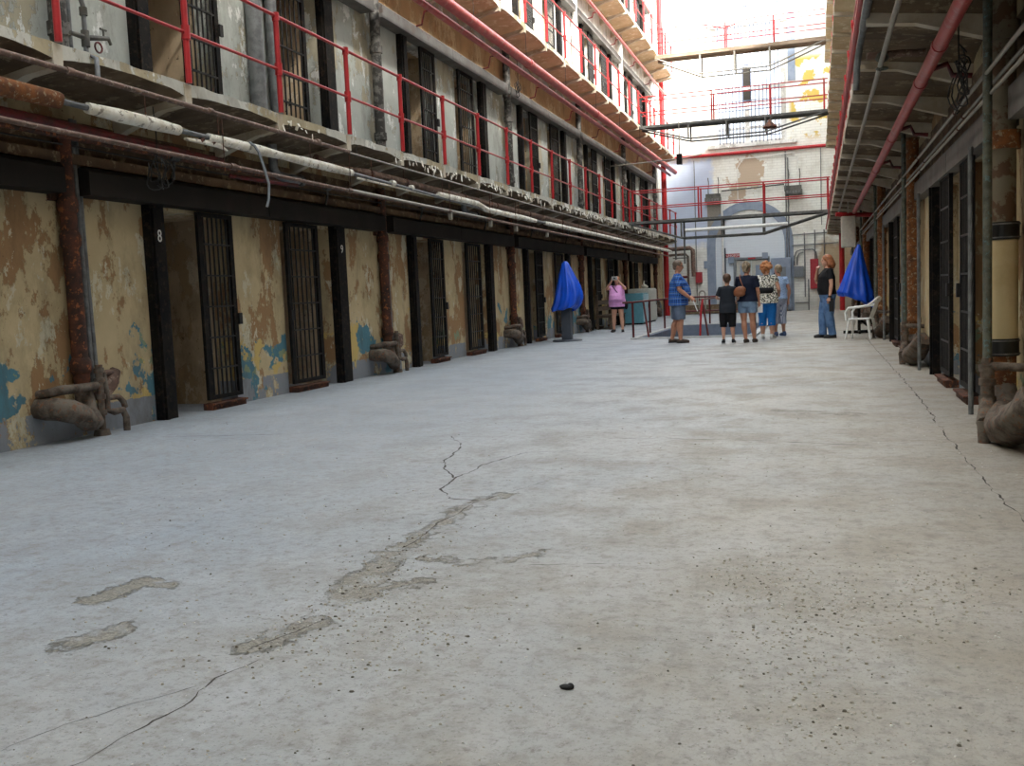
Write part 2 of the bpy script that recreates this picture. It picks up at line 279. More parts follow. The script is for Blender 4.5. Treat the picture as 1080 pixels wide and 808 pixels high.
def floor_mat():
    t = NT('worn_concrete'); p = t.pos()
    wob = t.n.new('ShaderNodeTexNoise'); t.l.new(p, wob.inputs['Vector']); wob.inputs['Scale'].default_value = 9; wob.inputs['Detail'].default_value = 5
    off = t.vm('SCALE', t.vm('SUBTRACT', wob.outputs['Color'], (0.5, 0.5, 0.5)), sc=0.09)
    q = t.vm('MULTIPLY', t.vm('ADD', p, off), (1, 1, 0))
    def seg(a, b, w, q):
        A = Vector((a[0], a[1], 0)); B = Vector((b[0], b[1], 0)); D = B-A
        pa = t.vm('SUBTRACT', q, tuple(A)); h = t.math('MULTIPLY', t.vm('DOT_PRODUCT', pa, tuple(D)), 1/D.length_squared, clamp=True)
        n = t.vm('DISTANCE', pa, t.vm('SCALE', tuple(D), sc=h)); return t.math('SUBTRACT', n, w)
    def union(lst, q):
        d = None
        for w, pts in lst:
            for a, b in zip(pts, pts[1:]):
                s_ = seg(a, b, w, q); d = s_ if d is None else t.math('MINIMUM', d, s_)
        return d
    dp = union(PATCH, q)
    big = t.noise(0.35, 6, 0.55); med = t.noise(1.7, 8, 0.62); fin = t.noise(14, 8, 0.72); grit = t.noise(75, 5, 0.7)
    col = t.mix(t.step(big, 0.35, 0.65), (0.31, 0.33, 0.335), (0.40, 0.385, 0.345))
    col = t.mix(t.math('MULTIPLY', t.step(med, 0.47, 0.62), 0.6), col, (0.25, 0.235, 0.20))
    col = t.mix(t.math('MULTIPLY', t.step(t.noise(3.1, 8, 0.6, off=(5, 5, 0), stretch=(1, 0.5, 1)), 0.52, 0.66), 0.5), col, (0.44, 0.45, 0.45))
    x = t.sep()[0]
    col = t.mix(t.math('MULTIPLY', t.step(t.math('ADD', x, t.math('MULTIPLY', t.math('SUBTRACT', med, 0.5), 2.5)), -1.6, 1.4), 0.6), col, (0.335, 0.285, 0.215))  # warmer light of the right side mixed into the floor colour
    col = t.mix(t.math('MULTIPLY', t.step(t.math('ADD', x, t.math('MULTIPLY', t.math('SUBTRACT', med, 0.5), 2.5)), -0.6, -3.6), 0.5), col, (0.25, 0.31, 0.40))  # bluish sky reflection painted into the floor colour towards the left
    col = t.mix(t.math('MULTIPLY', t.step(fin, 0.48, 0.66), 0.6), col, (0.175, 0.165, 0.14))
    col = t.mix(t.math('MULTIPLY', t.step(t.noise(28, 9, 0.78, off=(2, 6, 0)), 0.55, 0.62), 0.6), col, (0.12, 0.11, 0.09))
    col = t.mix(t.math('MULTIPLY', t.step(t.noise(5, 9, 0.7, off=(7, 1, 0)), 0.56, 0.70), 0.5), col, (0.19, 0.17, 0.135))
    col = t.mix(t.math('MULTIPLY', t.step(grit, 0.58, 0.64), 0.5), col, (0.11, 0.10, 0.08))
    col = t.mix(t.step(t.noise(38, 3, 0.6, off=(3, 3, 0)), 0.725, 0.74), col, (0.60, 0.60, 0.57))
    pn = t.math('ADD', dp, t.math('MULTIPLY', t.math('SUBTRACT', t.noise(8, 9, 0.75), 0.5), 0.42))
    pm = t.math('MULTIPLY', t.math('MULTIPLY', t.step(pn, 0.012, -0.012), 0.8), t.step(t.noise(6, 6, 0.6, off=(9, 4, 0)), 0.36, 0.5))
    col = t.mix(pm, col, t.mix(t.step(t.noise(60, 5, 0.7), 0.4, 0.6), (0.10, 0.09, 0.068), (0.29, 0.27, 0.22)))
    h = t.math('ADD', t.math('MULTIPLY', fin, 0.7), t.math('MULTIPLY', grit, 0.45)); h = t.math('SUBTRACT', h, t.math('MULTIPLY', pm, 0.8))
    t.bump(h, 0.9, 0.012)
    return t.out(col, t.mix(t.step(med, 0.4, 0.6), (0.5, 0.5, 0.5), (0.68, 0.68, 0.68)), 0, 0.45)
M['floor'] = floor_mat()
M['crack'] = plain('crack_dark', (0.055, 0.047, 0.040), 0.9)
def sky_pane():
    t = NT('daylit_window_glass'); t.b.inputs['Emission Color'].default_value = (0.90, 0.95, 1, 1); t.b.inputs['Emission Strength'].default_value = 0.9
    return t.out((0.7, 0.75, 0.8), 0.3)
M['pane'] = sky_pane()

# ------------------------------------------------------------------ mesh building
class MB:
    def __init__(s): s.v = []; s.f = []; s.mi = []; s.sm = []
    def add(s, vs, fs, mi=0, sm=False):
        o = len(s.v); s.v += [tuple(v) for v in vs]
        for f in fs: s.f.append([o+i for i in f]); s.mi.append(mi); s.sm.append(sm)
        return s
    def box(s, x0, x1, y0, y1, z0, z1, mi=0, rot=None, c=None):
        x0, x1 = sorted((x0, x1)); y0, y1 = sorted((y0, y1)); z0, z1 = sorted((z0, z1))
        vs = [Vector((x, y, z)) for z in (z0, z1) for x, y in ((x0, y0), (x1, y0), (x1, y1), (x0, y1))]
        if rot:
            c = Vector(c or ((x0+x1)/2, (y0+y1)/2, (z0+z1)/2)); vs = [c + rot @ (v-c) for v in vs]
        return s.add(vs, [(3, 2, 1, 0), (4, 5, 6, 7), (0, 1, 5, 4), (1, 2, 6, 5), (2, 3, 7, 6), (3, 0, 4, 7)], mi)
    def quad(s, a, b, c, d, mi=0): return s.add([a, b, c, d], [(0, 1, 2, 3)], mi)
    def tube(s, pts, r, n=10, mi=0, wob=0.0, flat=1.0, closed=False):
        pts = [Vector(p) for p in pts]; rs = r if isinstance(r, (list, tuple)) else [r]*len(pts)
        vs = []; fs = []; prev = None; K = len(pts)
        for i, p in enumerate(pts):
            if closed: d = (pts[(i+1) % K]-pts[i-1])
            else: d = (pts[min(i+1, K-1)]-pts[max(i-1, 0)])
            d.normalize()
            if prev is None:
                a = d.cross(Vector((0, 0, 1)));
                if a.length < 0.1: a = d.cross(Vector((0, 1, 0)))
            else: a = prev - d*prev.dot(d)
            a.normalize(); b = d.cross(a); prev = a
            for j in range(n):
                an = 2*PI*j/n; k = rs[i]
                if wob: k *= 1+wob*(noise.noise(p*9+Vector((j*1.3, 0, 0)))*1.6)
                vs.append(p + a*cos(an)*k + b*sin(an)*k*flat)
        for i in range(K if closed else K-1):
            for j in range(n):
                i2 = (i+1) % K
                fs.append((i*n+j, i*n+(j+1) % n, i2*n+(j+1) % n, i2*n+j))
        s.add(vs, fs, mi, True)
        if not closed: s.add(vs[:n], [tuple(range(n))[::-1]], mi); s.add(vs[-n:], [tuple(range(n))], mi)
        return s
    def ell(s, c, r, n=12, m=8, mi=0, rot=None):
        c = Vector(c); r = r if isinstance(r, (tuple, list)) else (r, r, r); vs = []; fs = []
        for i in range(m+1):
            th = PI*i/m
            for j in range(n):
                ph = 2*PI*j/n; v = Vector((r[0]*sin(th)*cos(ph), r[1]*sin(th)*sin(ph), r[2]*cos(th)))
                if rot: v = rot @ v
                vs.append(c+v)
        for i in range(m):
            for j in range(n): fs.append((i*n+j, (i+1)*n+j, (i+1)*n+(j+1) % n, i*n+(j+1) % n))
        return s.add(vs, fs, mi, True)
    def rings(s, rings, mi=0, cap=True):
        """rings: list of (centre, rx, ry) horizontal ellipses"""
        n = 20; vs = []; fs = []
        for c, rx, ry in rings:
            for j in range(n):
                a = 2*PI*j/n; vs.append((c[0]+rx*cos(a), c[1]+ry*sin(a), c[2]))
        for i in range(len(rings)-1):
            for j in range(n): fs.append((i*n+j, i*n+(j+1) % n, (i+1)*n+(j+1) % n, (i+1)*n+j))
        if cap: fs += [tuple(range(n))[::-1], tuple(range((len(rings)-1)*n, len(rings)*n))]
        return s.add(vs, fs, mi, True)
    def build(s, name, mats, parent=None):
        me = bpy.data.meshes.new(name); me.from_pydata(s.v, [], s.f)
        for m in (mats if isinstance(mats, (list, tuple)) else [mats]): me.materials.append(M[m] if isinstance(m, str) else m)
        me.polygons.foreach_set('material_index', s.mi); me.polygons.foreach_set('use_smooth', s.sm); me.update()
        o = bpy.data.objects.new(name, me); COL.objects.link(o)
        if parent: o.parent = parent
        return o
def tag(o, label, cat, group=None):
    o['label'] = label; o['category'] = cat
    if group: o['group'] = group
    return o
def thing(name, label, cat, loc=(0, 0, 0), rz=0.0, group=None):
    o = bpy.data.objects.new(name, None); COL.objects.link(o); o.location = loc; o.rotation_euler = (0, 0, rz); o.empty_display_size = 0.1
    return tag(o, label, cat, group)
def structure(o): o['kind'] = 'structure'; return o
def dup(o, parent=None):
    c = o.copy(); COL.objects.link(c); c.parent = parent
    for ch in list(o.children): dup(ch, c)
    return c
def bevel(o, w=0.01, seg=2):
    m = o.modifiers.new('bevel', 'BEVEL'); m.width = w; m.segments = seg; m.limit_method = 'ANGLE'; return o
def arc(c, r, a0, a1, n, plane='yz'):
    out = []
    for i in range(n+1):
        a = a0+(a1-a0)*i/n
        if plane == 'yz': out.append((c[0], c[1]+r*cos(a), c[2]+r*sin(a)))
        elif plane == 'xz': out.append((c[0]+r*cos(a), c[1], c[2]+r*sin(a)))
        else: out.append((c[0]+r*cos(a), c[1]+r*sin(a), c[2]))
    return out

# ================================================================== SETTING
PX0, PX1, PY0, PY1 = -4.30, -1.55, 24.0, 32.0        # stair pit in the floor
mb = MB()
for x0, x1, y0, y1 in ((XL-1.3, XR+1.3, YN, PY0), (XL-1.3, PX0, PY0, PY1), (PX1, XR+1.3, PY0, PY1), (XL-1.3, XR+1.3, PY1, YE+0.3)):
    mb.box(x0, x1, y0, y1, -0.2, 0.0)
def crack(mb, w, pts, seed):
    # jagged dark fissure lying in the slab's surface
    P_ = []
    for a, b in zip(pts, pts[1:]):
        n = max(2, int(math.dist(a, b)/0.03))
        for i in range(n): P_.append((a[0]+(b[0]-a[0])*i/n, a[1]+(b[1]-a[1])*i/n))
    P_.append(pts[-1]); L_, R_ = [], []
    for i, (x, y) in enumerate(P_):
        q0, q1 = P_[max(i-1, 0)], P_[min(i+1, len(P_)-1)]; dx, dy = q1[0]-q0[0], q1[1]-q0[1]; l = math.hypot(dx, dy) or 1; nx, ny = -dy/l, dx/l
        v = Vector((x*4, y*4, seed)); j = 0.030*noise.noise(v)+0.014*noise.noise(v*5)
        ww = w*0.75*max(0.12, 0.75+1.5*noise.noise(v*2.3+Vector((5, 5, 5))))
        if i in (0, len(P_)-1): ww = 0.0005
        L_.append((x+nx*(j+ww), y+ny*(j+ww), 0.0009)); R_.append((x+nx*(j-ww), y+ny*(j-ww), 0.0009))
    n = len(P_); mb.add(L_+R_, [(i, i+1, n+i+1, n+i) for i in range(n-1)], 1)
for i, (w, pts) in enumerate(CRACKS): crack(mb, w, pts, i*3.1)
structure(mb.build('floor', ['floor', 'crack']))
mb = MB(); t_ = 0.08
mb.box(PX0+0.004, PX0+t_, PY0, PY1, -2.6, 0.02, 0); mb.box(PX1-t_, PX1-0.004, PY0, PY1, -2.6, 0.02, 0)
mb.box(PX0+t_, PX1-t_, PY0+0.004, PY0+t_, -2.6, 0.02, 0); mb.box(PX0+t_, PX1-t_, PY1-t_, PY1-0.004, -2.6, 0.02, 0)
mb.box(PX0, PX1, PY0, PY1, -2.7, -2.6, 0)
for i in range(10): mb.box(PX0, PX1, PY0+0.5+i*0.3, PY0+0.8+i*0.3, -2.6, -0.25-0.22*i, 0)
structure(mb.build('trim_1', 'pit'))
mb = MB(); k_ = 0.14
for b in ((PX0-k_, PX1+k_, PY0-k_, PY0), (PX0-k_, PX1+k_, PY1, PY1+k_), (PX0-k_, PX0, PY0, PY1), (PX1, PX1+k_, PY0, PY1)): mb.box(*b, 0.0, 0.045)
structure(mb.build('trim_2', 'kerb'))

def openings(cols, side):
    out = []
    for k, c in enumerate(cols):
        if k < 2: continue
        if side == 'L': o = [(c+1.45, c+2.80), (c+4.05, c+5.45)]
        else: o = [(c+0.88, c+2.65), (c+3.45, c+5.05)]
        out += [p for p in o if p[1] < 44.0]
    return out
OPL, OPR = openings(CL, 'L'), openings(CR, 'R')
OH = 2.32
def side_wall(name, X, out, ops, mats):
    mb = MB(); dep = 1.0
    for ti, z0 in enumerate(TZ):
        z1 = TZ[ti+1] if ti < 3 else (TOP if out < 0 else TOPR)
        ys = [YN]
        for a, b in ops:
            mb.box(X, X+out*0.25, ys[-1], a, z0, z1, ti)
            mb.box(X, X+out*0.25, a, b, z0+OH, z1, ti)
            xi = X+out*0.25; xo = X+out*dep
            for q in (((xi, b, z0), (xo, b, z0), (xo, b, z0+OH), (xi, b, z0+OH)), ((xi, a, z0), (xo, a, z0), (xo, a, z0+OH), (xi, a, z0+OH))): mb.quad(*q, 4)
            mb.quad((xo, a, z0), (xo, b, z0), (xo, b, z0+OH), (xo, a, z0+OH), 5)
            mb.quad((xi, a, z0+OH), (xo, a, z0+OH), (xo, b, z0+OH), (xi, b, z0+OH), 4)
            if z0 > 0: mb.quad((X, a, z0), (xo, a, z0), (xo, b, z0), (X, b, z0), 4)
            ys.append(b)
        mb.box(X, X+out*0.25, ys[-1], YE, z0, z1, ti)
    return structure(mb.build(name, mats))
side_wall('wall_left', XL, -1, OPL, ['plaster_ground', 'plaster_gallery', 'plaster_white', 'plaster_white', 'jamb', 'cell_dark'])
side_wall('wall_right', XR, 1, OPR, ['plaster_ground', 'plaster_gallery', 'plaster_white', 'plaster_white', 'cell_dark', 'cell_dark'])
# far wall with the tall window, near wall behind the camera
WX0, WX1, WZ0 = -4.50, -1.25, 7.70
mb = MB()
mb.box(XL-0.25, WX0, YE, YE+0.4, 0, TOP+1); mb.box(WX1, XR+0.25, YE, YE+0.4, 0, TOP+1); mb.box(WX0, WX1, YE, YE+0.4, 0, WZ0)
structure(mb.build('wall_back', 'far_brick'))
structure(MB().box(XL-0.25, XR+0.25, YN-0.3, YN, 0, 15).build('wall_front', 'plaster_white'))

# ------------------------------------------------------------------ galleries (walkway slab + cantilever ribs)
RIBY = [POST0+PP*i for i in range(-4, 21)]
def gallery(side, ti):
    z = TZ[ti]; X = XL if side == 'L' else XR; E = EL if side == 'L' else ER; d = 1 if side == 'L' else -1
    word = ['', 'first', 'second', 'third'][ti]
    t = thing('gallery_walkway', 'concrete gallery walkway with ribbed underside, %s level above ground along the %s cell wall' % (word, 'left' if side == 'L' else 'right'), 'walkway', (X, YN, z))
    inv = Vector((-X, -YN, -z))
    lo = 0.15
    mb = MB(); NX = 5; s_ = [YN] + RIBY + [YG]
    # underside: shallow haunched bays
    ys = []
    for a, b in zip(s_, s_[1:]):
        for k in range(20): ys.append((a+(b-a)*k/20, k/20))
    ys.append((YG, 0))
    g = []
    for y, u in ys:
        h = abs(u-0.5)*2; hz = 0.085*h**3.5+0.020*noise.noise(Vector((1, y*2.1, z)))+0.010*noise.noise(Vector((4, y*9, z)))
        row = []
        for i in range(NX+1):
            v = i/NX; x = X+(E-X)*v
            row.append((x, y, z-0.07-(0.10*(1-v)+0.02) - hz*(1.3-v*0.6)))
        g.append(row)
    vs = [Vector(p)+inv for row in g for p in row]; n = NX+1
    mb.add(vs, [(i*n+j, i*n+j+1, (i+1)*n+j+1, (i+1)*n+j) for i in range(len(g)-1) for j in range(NX)], 1)
    # top and edge face, edge crumbled
    top = [(X, y, z) for y, u in ys]; te = [(E, y, z) for y, u in ys]
    ev = []
    for i, (y, u) in enumerate(ys): ev += [Vector((X, y, z))+inv, Vector((E+d*0.02*noise.noise(Vector((0, y*6, z))), y, z+0.018*noise.noise(Vector((3, y*5, z)))))+inv, Vector(g[i][NX])+inv]
    mb.add(ev, [(i*3, (i+1)*3, (i+1)*3+1, i*3+1) for i in range(len(ys)-1)] + [(i*3+1, (i+1)*3+1, (i+1)*3+2, i*3+2) for i in range(len(ys)-1)], 0)
    mb.quad(*[Vector(p)+inv for p in ((X, YG, z), (E, YG, z), (E, YG, z-0.2), (X, YG, z-0.35))], 0)
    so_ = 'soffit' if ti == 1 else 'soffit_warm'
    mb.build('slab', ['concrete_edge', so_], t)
    first = None
    for y in RIBY:
        if first is None:
            m2 = MB(); w = 0.055; E2 = E+d*0.012
            a = [(X, 0.0), (E2, 0.0), (E2, -0.20), (X+(E-X)*0.65, -0.24), (X, -0.46)]
            vs = [Vector((px-X, sy*w, pz-0.015)) for sy in (-1, 1) for px, pz in a]
            m2.add(vs, [(0, 1, 2, 3, 4), (9, 8, 7, 6, 5)] + [(i, 5+i, 5+(i+1) % 5, (i+1) % 5) for i in range(5)], 0)
            first = m2.build('rib', 'rib' , t); o = first
        else:
            o = first.copy(); COL.objects.link(o); o.parent = t
        o.location = (0, y-YN, 0)
    return t
for ti in (1, 2, 3): gallery('L', ti); gallery('R', ti)

# hanging flakes of paint along the first gallery's edge
mb = MB(); rr = random.Random(4)
for i in range(330):
    y = 8.4+(rr.random()**0.9)*31; q = (y*0.9) % 3.1
    if y < 14 and q > 1.1: continue
    zz = 3.44-rr.random()*0.10; w = (0.006+0.026*rr.random()**2)*(1+y/25); h = (0.012+0.07*rr.random()**2)*(1+y/30)
    x = EL+0.015+rr.random()*0.02; tw = rr.uniform(-0.03, 0.03); b = rr.uniform(-0.3, 0.5)*w
    th = Vector((0.004, 0, 0))
    a = [Vector((x, y-w, zz)), Vector((x, y+w, zz+0.01)), Vector((x+tw+0.01, y+w*0.4+b, zz-h)), Vector((x+tw, y-w*0.5+b, zz-h*0.75))]
    mb.add(a+[p+th for p in a], [(0, 1, 2, 3), (7, 6, 5, 4), (0, 3, 7, 4), (1, 5, 6, 2), (2, 6, 7, 3), (0, 4, 5, 1)], 0)
o = mb.build('peeling_paint', 'wrap_white'); o['kind'] = 'stuff'
tag(o, 'curled white paint flakes hanging from the edge of the lower left gallery', 'paint flakes')

# ------------------------------------------------------------------ railings
def railing(side, ti, mat='red'):
    z = TZ[ti]; E = (EL+0.03) if side == 'L' else (ER+0.09); word = ['', 'first', 'second', 'third'][ti]
    t = thing('gallery_railing', 'red pipe railing along the %s gallery above ground on the %s side' % (word, 'left' if side == 'L' else 'right'), 'railing', (E, 0, z))
    MB().tube([(0, -3, 1.12), (0, YG-0.1, 1.12)], 0.021, 8).build('top_rail', mat, t)
    MB().tube([(0, -3, 0.50), (0, YG-0.1, 0.50)], 0.018, 8).build('middle_rail', mat, t)
    first = None
    for y in RIBY[2:]:
        if first is None:
            m2 = MB(); m2.tube([(0, 0, 0.0), (0, 0, 1.13)], 0.032, 10); m2.tube([(0, 0, 0.43), (0, 0, 0.57)], 0.045, 10); m2.tube([(0, 0, 1.06), (0, 0, 1.155)], 0.043, 10)
            first = m2.build('post', mat, t); o = first
        else: o = first.copy(); COL.objects.link(o); o.parent = t
        o.location = (0, y, 0)
for ti in (1, 2, 3): railing('L', ti); railing('R', ti)

# ------------------------------------------------------------------ cell doors
def text_mesh(s, size, mat, parent, loc, rot, name='number', depth=0.002, sx=1.0):
    cu = bpy.data.curves.new(name, 'FONT'); cu.body = s; cu.size = size; cu.align_x = 'CENTER'; cu.align_y = 'CENTER'; cu.extrude = depth
    tmp = bpy.data.objects.new(name, cu); COL.objects.link(tmp)
    dg = bpy.context.evaluated_depsgraph_get(); me = bpy.data.meshes.new_from_object(tmp.evaluated_get(dg))
    bpy.data.objects.remove(tmp); me.materials.clear(); me.materials.append(M[mat])
    o = bpy.data.objects.new(name, me); COL.objects.link(o); o.parent = parent; o.location = loc; o.rotation_euler = rot; o.scale = (sx, 1, 1)
    return o
def make_door(d, post, leaf, width, nb=6):
    """local: origin at the opening's near side on the wall face, +y along the wall, d = direction into the corridor"""
    t = thing('cell_door', 'x', 'cell door')
    m2 = MB(); m2.box(0.002*d, 0.10*d, post[0], post[1], 0, OH+0.06); m2.box(0.10*d, 0.13*d, post[0]+0.03, post[0]+0.07, 0.0, OH)
    m2.build('door_post', 'iron', t)
    m2 = MB(); m2.box(0.0, 0.13*d, leaf[0], leaf[1], 0.0, 0.06); m2.box(0, 0.16*d, leaf[0], leaf[1], 0.06, 0.08); m2.build('bottom_track', 'rust', t)
    m2 = MB(); a, b = leaf; w = 0.05
    z0, z1 = 0.12, OH+0.02
    x0, x1 = 0.055*d, 0.095*d
    m2.box(x0, x1, a, a+w*1.6, z0, z1); m2.box(x0, x1, b-w*1.6, b, z0, z1); m2.box(x0, x1, a+w*1.6, b-w*1.6, z0, z0+0.05); m2.box(x0, x1, a+w*1.6, b-w*1.6, z1-0.05, z1)
    lf = m2.build('door_leaf', 'iron', t)
    for i in range(1, 6):
        zc = z0+(z1-z0)*i/6
        MB().box(0.062*d, 0.094*d, a+w, b-w, zc-0.010, zc+0.010).build('cross_bar', 'bar', lf)
    first = None
    for i in range(nb):
        y = a+w*1.6+(b-a-3.2*w)*(i+0.5)/nb
        if first is None: first = MB().tube([(0, 0, z0+0.03), (0, 0, z1-0.03)], 0.0125, 8).build('bar', 'bar', lf); o = first
        else: o = first.copy(); COL.objects.link(o); o.parent = lf
        o.location = (0.078*d, y, 0)
    MB().box(0.095*d, 0.125*d, (a if post[0] > b else b)-0.02, (a if post[0] > b else b)+0.05, 1.0, 1.14).build('lock', 'bar', lf)
    return t
LEV = ['ground floor', 'first gallery', 'second gallery', 'third gallery']
protoA = make_door(1, (-0.25, 0.0), (0.62, 1.33), 0.7); protoB = make_door(1, (1.40, 1.75), (0.0, 0.90), 0.9)
used = {'A': False, 'B': False}
idx = {}
def place_doors(side, ops, protos, X, levels):
    for ti in levels:
        for n, (a, b) in enumerate(ops):
            k = 'AB'[n % 2]; pr = protos[k]
            o = dup(pr) if used.get((side, k)) else pr
            used[(side, k)] = True
            o.location = (X, a, TZ[ti])
            o['label'] = '%s black barred sliding cell door counting from the near end, %s side, %s' % (ORD[n], 'left' if side == 'L' else 'right', LEV[ti])
            o['category'] = 'cell door'; o['group'] = 'cell doors'
            idx[(side, ti, n)] = o
place_doors('L', OPL, {'A': protoA, 'B': protoB}, XL, (0, 1, 2, 3))
protoRA = make_door(-1, (-0.2, 0.0), (1.02, 1.77), 0.7); protoRB = make_door(-1, (1.60, 1.8), (0.0, 0.85), 0.8)
place_doors('R', OPR, {'A': protoRA, 'B': protoRB}, XR, (0,))
text_mesh('8', 0.19, 'white_paint', [c for c in idx[('L', 0, 0)].children if c.name.startswith('door_post')][0], (0.103, -0.10, 2.02), (PI/2, 0, PI/2), sx=0.8)
text_mesh('9', 0.17, 'white_paint', [c for c in idx[('L', 0, 1)].children if c.name.startswith('door_post')][0], (0.103, 1.62, 2.02), (PI/2, 0, PI/2))

# track covers over the doors
def covers(side, cols, ti):
    X = XL if side == 'L' else XR; d = 1 if side == 'L' else -1
    z0 = TZ[ti]+(2.36 if side == 'L' else 2.31); z1 = z0+(0.27 if ti == 0 else 0.24)
    for n, c in enumerate(cols):
        if c > 38: continue
        k = n-2
        where = 'bay nearest the camera' if k < 0 else ORD[k]+' bay from the near end'
        t = thing('track_cover', '%s steel door-track cover, %s side, %s, %s' % ('dark' if (side == 'L' and ti == 0) else 'grey', 'left' if side == 'L' else 'right', LEV[ti], where if n >= 1 else 'bay behind the camera'), 'track cover', (X, c, z0), 0, 'door track covers')
        for a, b in ((0.16, 3.42), (3.44, P-0.16)):
            m2 = MB(); h = z1-z0
            w_ = 0.24 if side == 'L' else 0.13
            pts = [(0, h), ((w_-0.04)*d, h), (w_*d, h-0.04), (w_*d, 0.0), (0.0, 0.0)]
            vs = [(px, y, pz) for y in (a, b) for px, pz in pts]
            m2.add(vs, [(0, 1, 2, 3, 4), (9, 8, 7, 6, 5)]+[(i, 5+i, 5+(i+1) % 5, (i+1) % 5) for i in range(5)])
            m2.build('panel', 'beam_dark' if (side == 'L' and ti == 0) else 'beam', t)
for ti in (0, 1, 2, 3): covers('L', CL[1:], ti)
covers('R', CR[1:], 0); covers('R', CR[1:], 1)
# tan ledge and painted wall band above the doors, left
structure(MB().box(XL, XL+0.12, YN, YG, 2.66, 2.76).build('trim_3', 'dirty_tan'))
structure(MB().box(XL, XL+0.02, YN, YG, 6.08, 6.80).build('trim_4', 'plaster_tan'))
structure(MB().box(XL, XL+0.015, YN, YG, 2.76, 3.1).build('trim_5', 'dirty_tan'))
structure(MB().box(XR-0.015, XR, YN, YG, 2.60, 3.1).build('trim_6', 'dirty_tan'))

# ------------------------------------------------------------------ soil pipes with wrapped traps
def left_column(n, c):
    where = ORD[n]+' from the near end'
    t = thing('soil_pipe', 'rusty soil pipe with lagged trap, left ground floor, '+where, 'pipe', (XL, c, 0), 0, 'rusty soil pipes on the left wall')
    m2 = MB(); m2.tube([(0.095, 0, 0.42), (0.095, 0, 3.05)], 0.078, 14); m2.build('pipe', 'rust', t)
    for zz in (0.62, 1.85, 2.18): MB().tube([(0.095, 0, zz), (0.095, 0, zz+0.03), (0.095, 0, zz+0.12), (0.095, 0, zz+0.16)], [0.082, 0.10, 0.10, 0.082], 14).build('coupling', 'rust', t)
    MB().tube([(0.09, 0.15, 0.45), (0.09, 0.14, 3.1)], 0.024, 8).build('water_pipe', 'galv', t)
    MB().tube([(0.07, 0.245, 0.5), (0.07, 0.22, 1.6), (0.07, 0.21, 3.1)], 0.021, 8).build('water_pipe', 'galv', t)
    m2 = MB()
    m2.tube([(0.10, 0.0, 0.45), (0.13, 0.0, 0.25), (0.21, -0.03, 0.16), (0.24, -0.13, 0.17), (0.27, -0.25, 0.25), (0.28, -0.38, 0.30), (0.22, -0.47, 0.33), (0.10, -0.50, 0.34), (-0.02, -0.50, 0.34)],
            [0.09, 0.10, 0.105, 0.105, 0.10, 0.105, 0.11, 0.10, 0.09], 14, wob=0.16)
    m2.build('lagged_trap', 'lagging', t)
    m2 = MB(); m2.tube([(0.16, 0.16, 0.50), (0.22, 0.02, 0.50), (0.24, -0.25, 0.50), (0.22, -0.42, 0.50), (0.10, -0.48, 0.48), (-0.02, -0.48, 0.47)], [0.032, 0.036, 0.04, 0.046, 0.045, 0.04], 10, wob=0.15)
    m2.build('branch_pipe', 'lagging', t)
    m2 = MB()
    m2.tube([(0.20, 0.10, 0.06), (0.2, 0.10, 0.0)], [0.07, 0.085], 12)
    m2.tube([(0.18, 0.20, 0.62), (0.2, 0.2, 0.42), (0.2, 0.2, 0.24), (0.22, 0.28, 0.21), (0.22, 0.40, 0.22), (0.22, 0.44, 0.14), (0.22, 0.44, 0.0)], [0.03, 0.034, 0.034, 0.034, 0.032, 0.034, 0.034], 10, wob=0.1)
    m2.tube([(0.20, 0.22, 0.36), (0.21, 0.36, 0.36), (0.22, 0.42, 0.30), (0.22, 0.44, 0.24)], 0.030, 10, wob=0.12)
    m2.tube([(0.20, 0.12, 0.70), (0.20, 0.11, 0.05)], 0.036, 10, wob=0.12)
    for zz in (0.2, 0.36, 0.52, 0.62): m2.tube([(0.2, 0.12, zz), (0.2, 0.12, zz+0.05)], 0.05, 10, wob=0.1)
    m2.build('valve_cluster', 'lagging', t)
    m2 = MB(); m2.tube([(0.08, 0.22, 0.34), (0.14, 0.34, 0.48), (0.12, 0.46, 0.62)], [0.07, 0.075, 0.05], 10, wob=0.4); m2.ell((0.1, 0.40, 0.5), (0.07, 0.1, 0.05)); m2.ell((0.1, 0.36, 0.60), (0.06, 0.11, 0.035))
    m2.build('torn_wrapping', 'rust_pipe', t)
    MB().box(-0.0, 0.05, -0.16, 0.16, 2.3, 2.38).build('wall_bracket', 'rust', t)
for n, c in enumerate(CL[2:]): left_column(n, c)

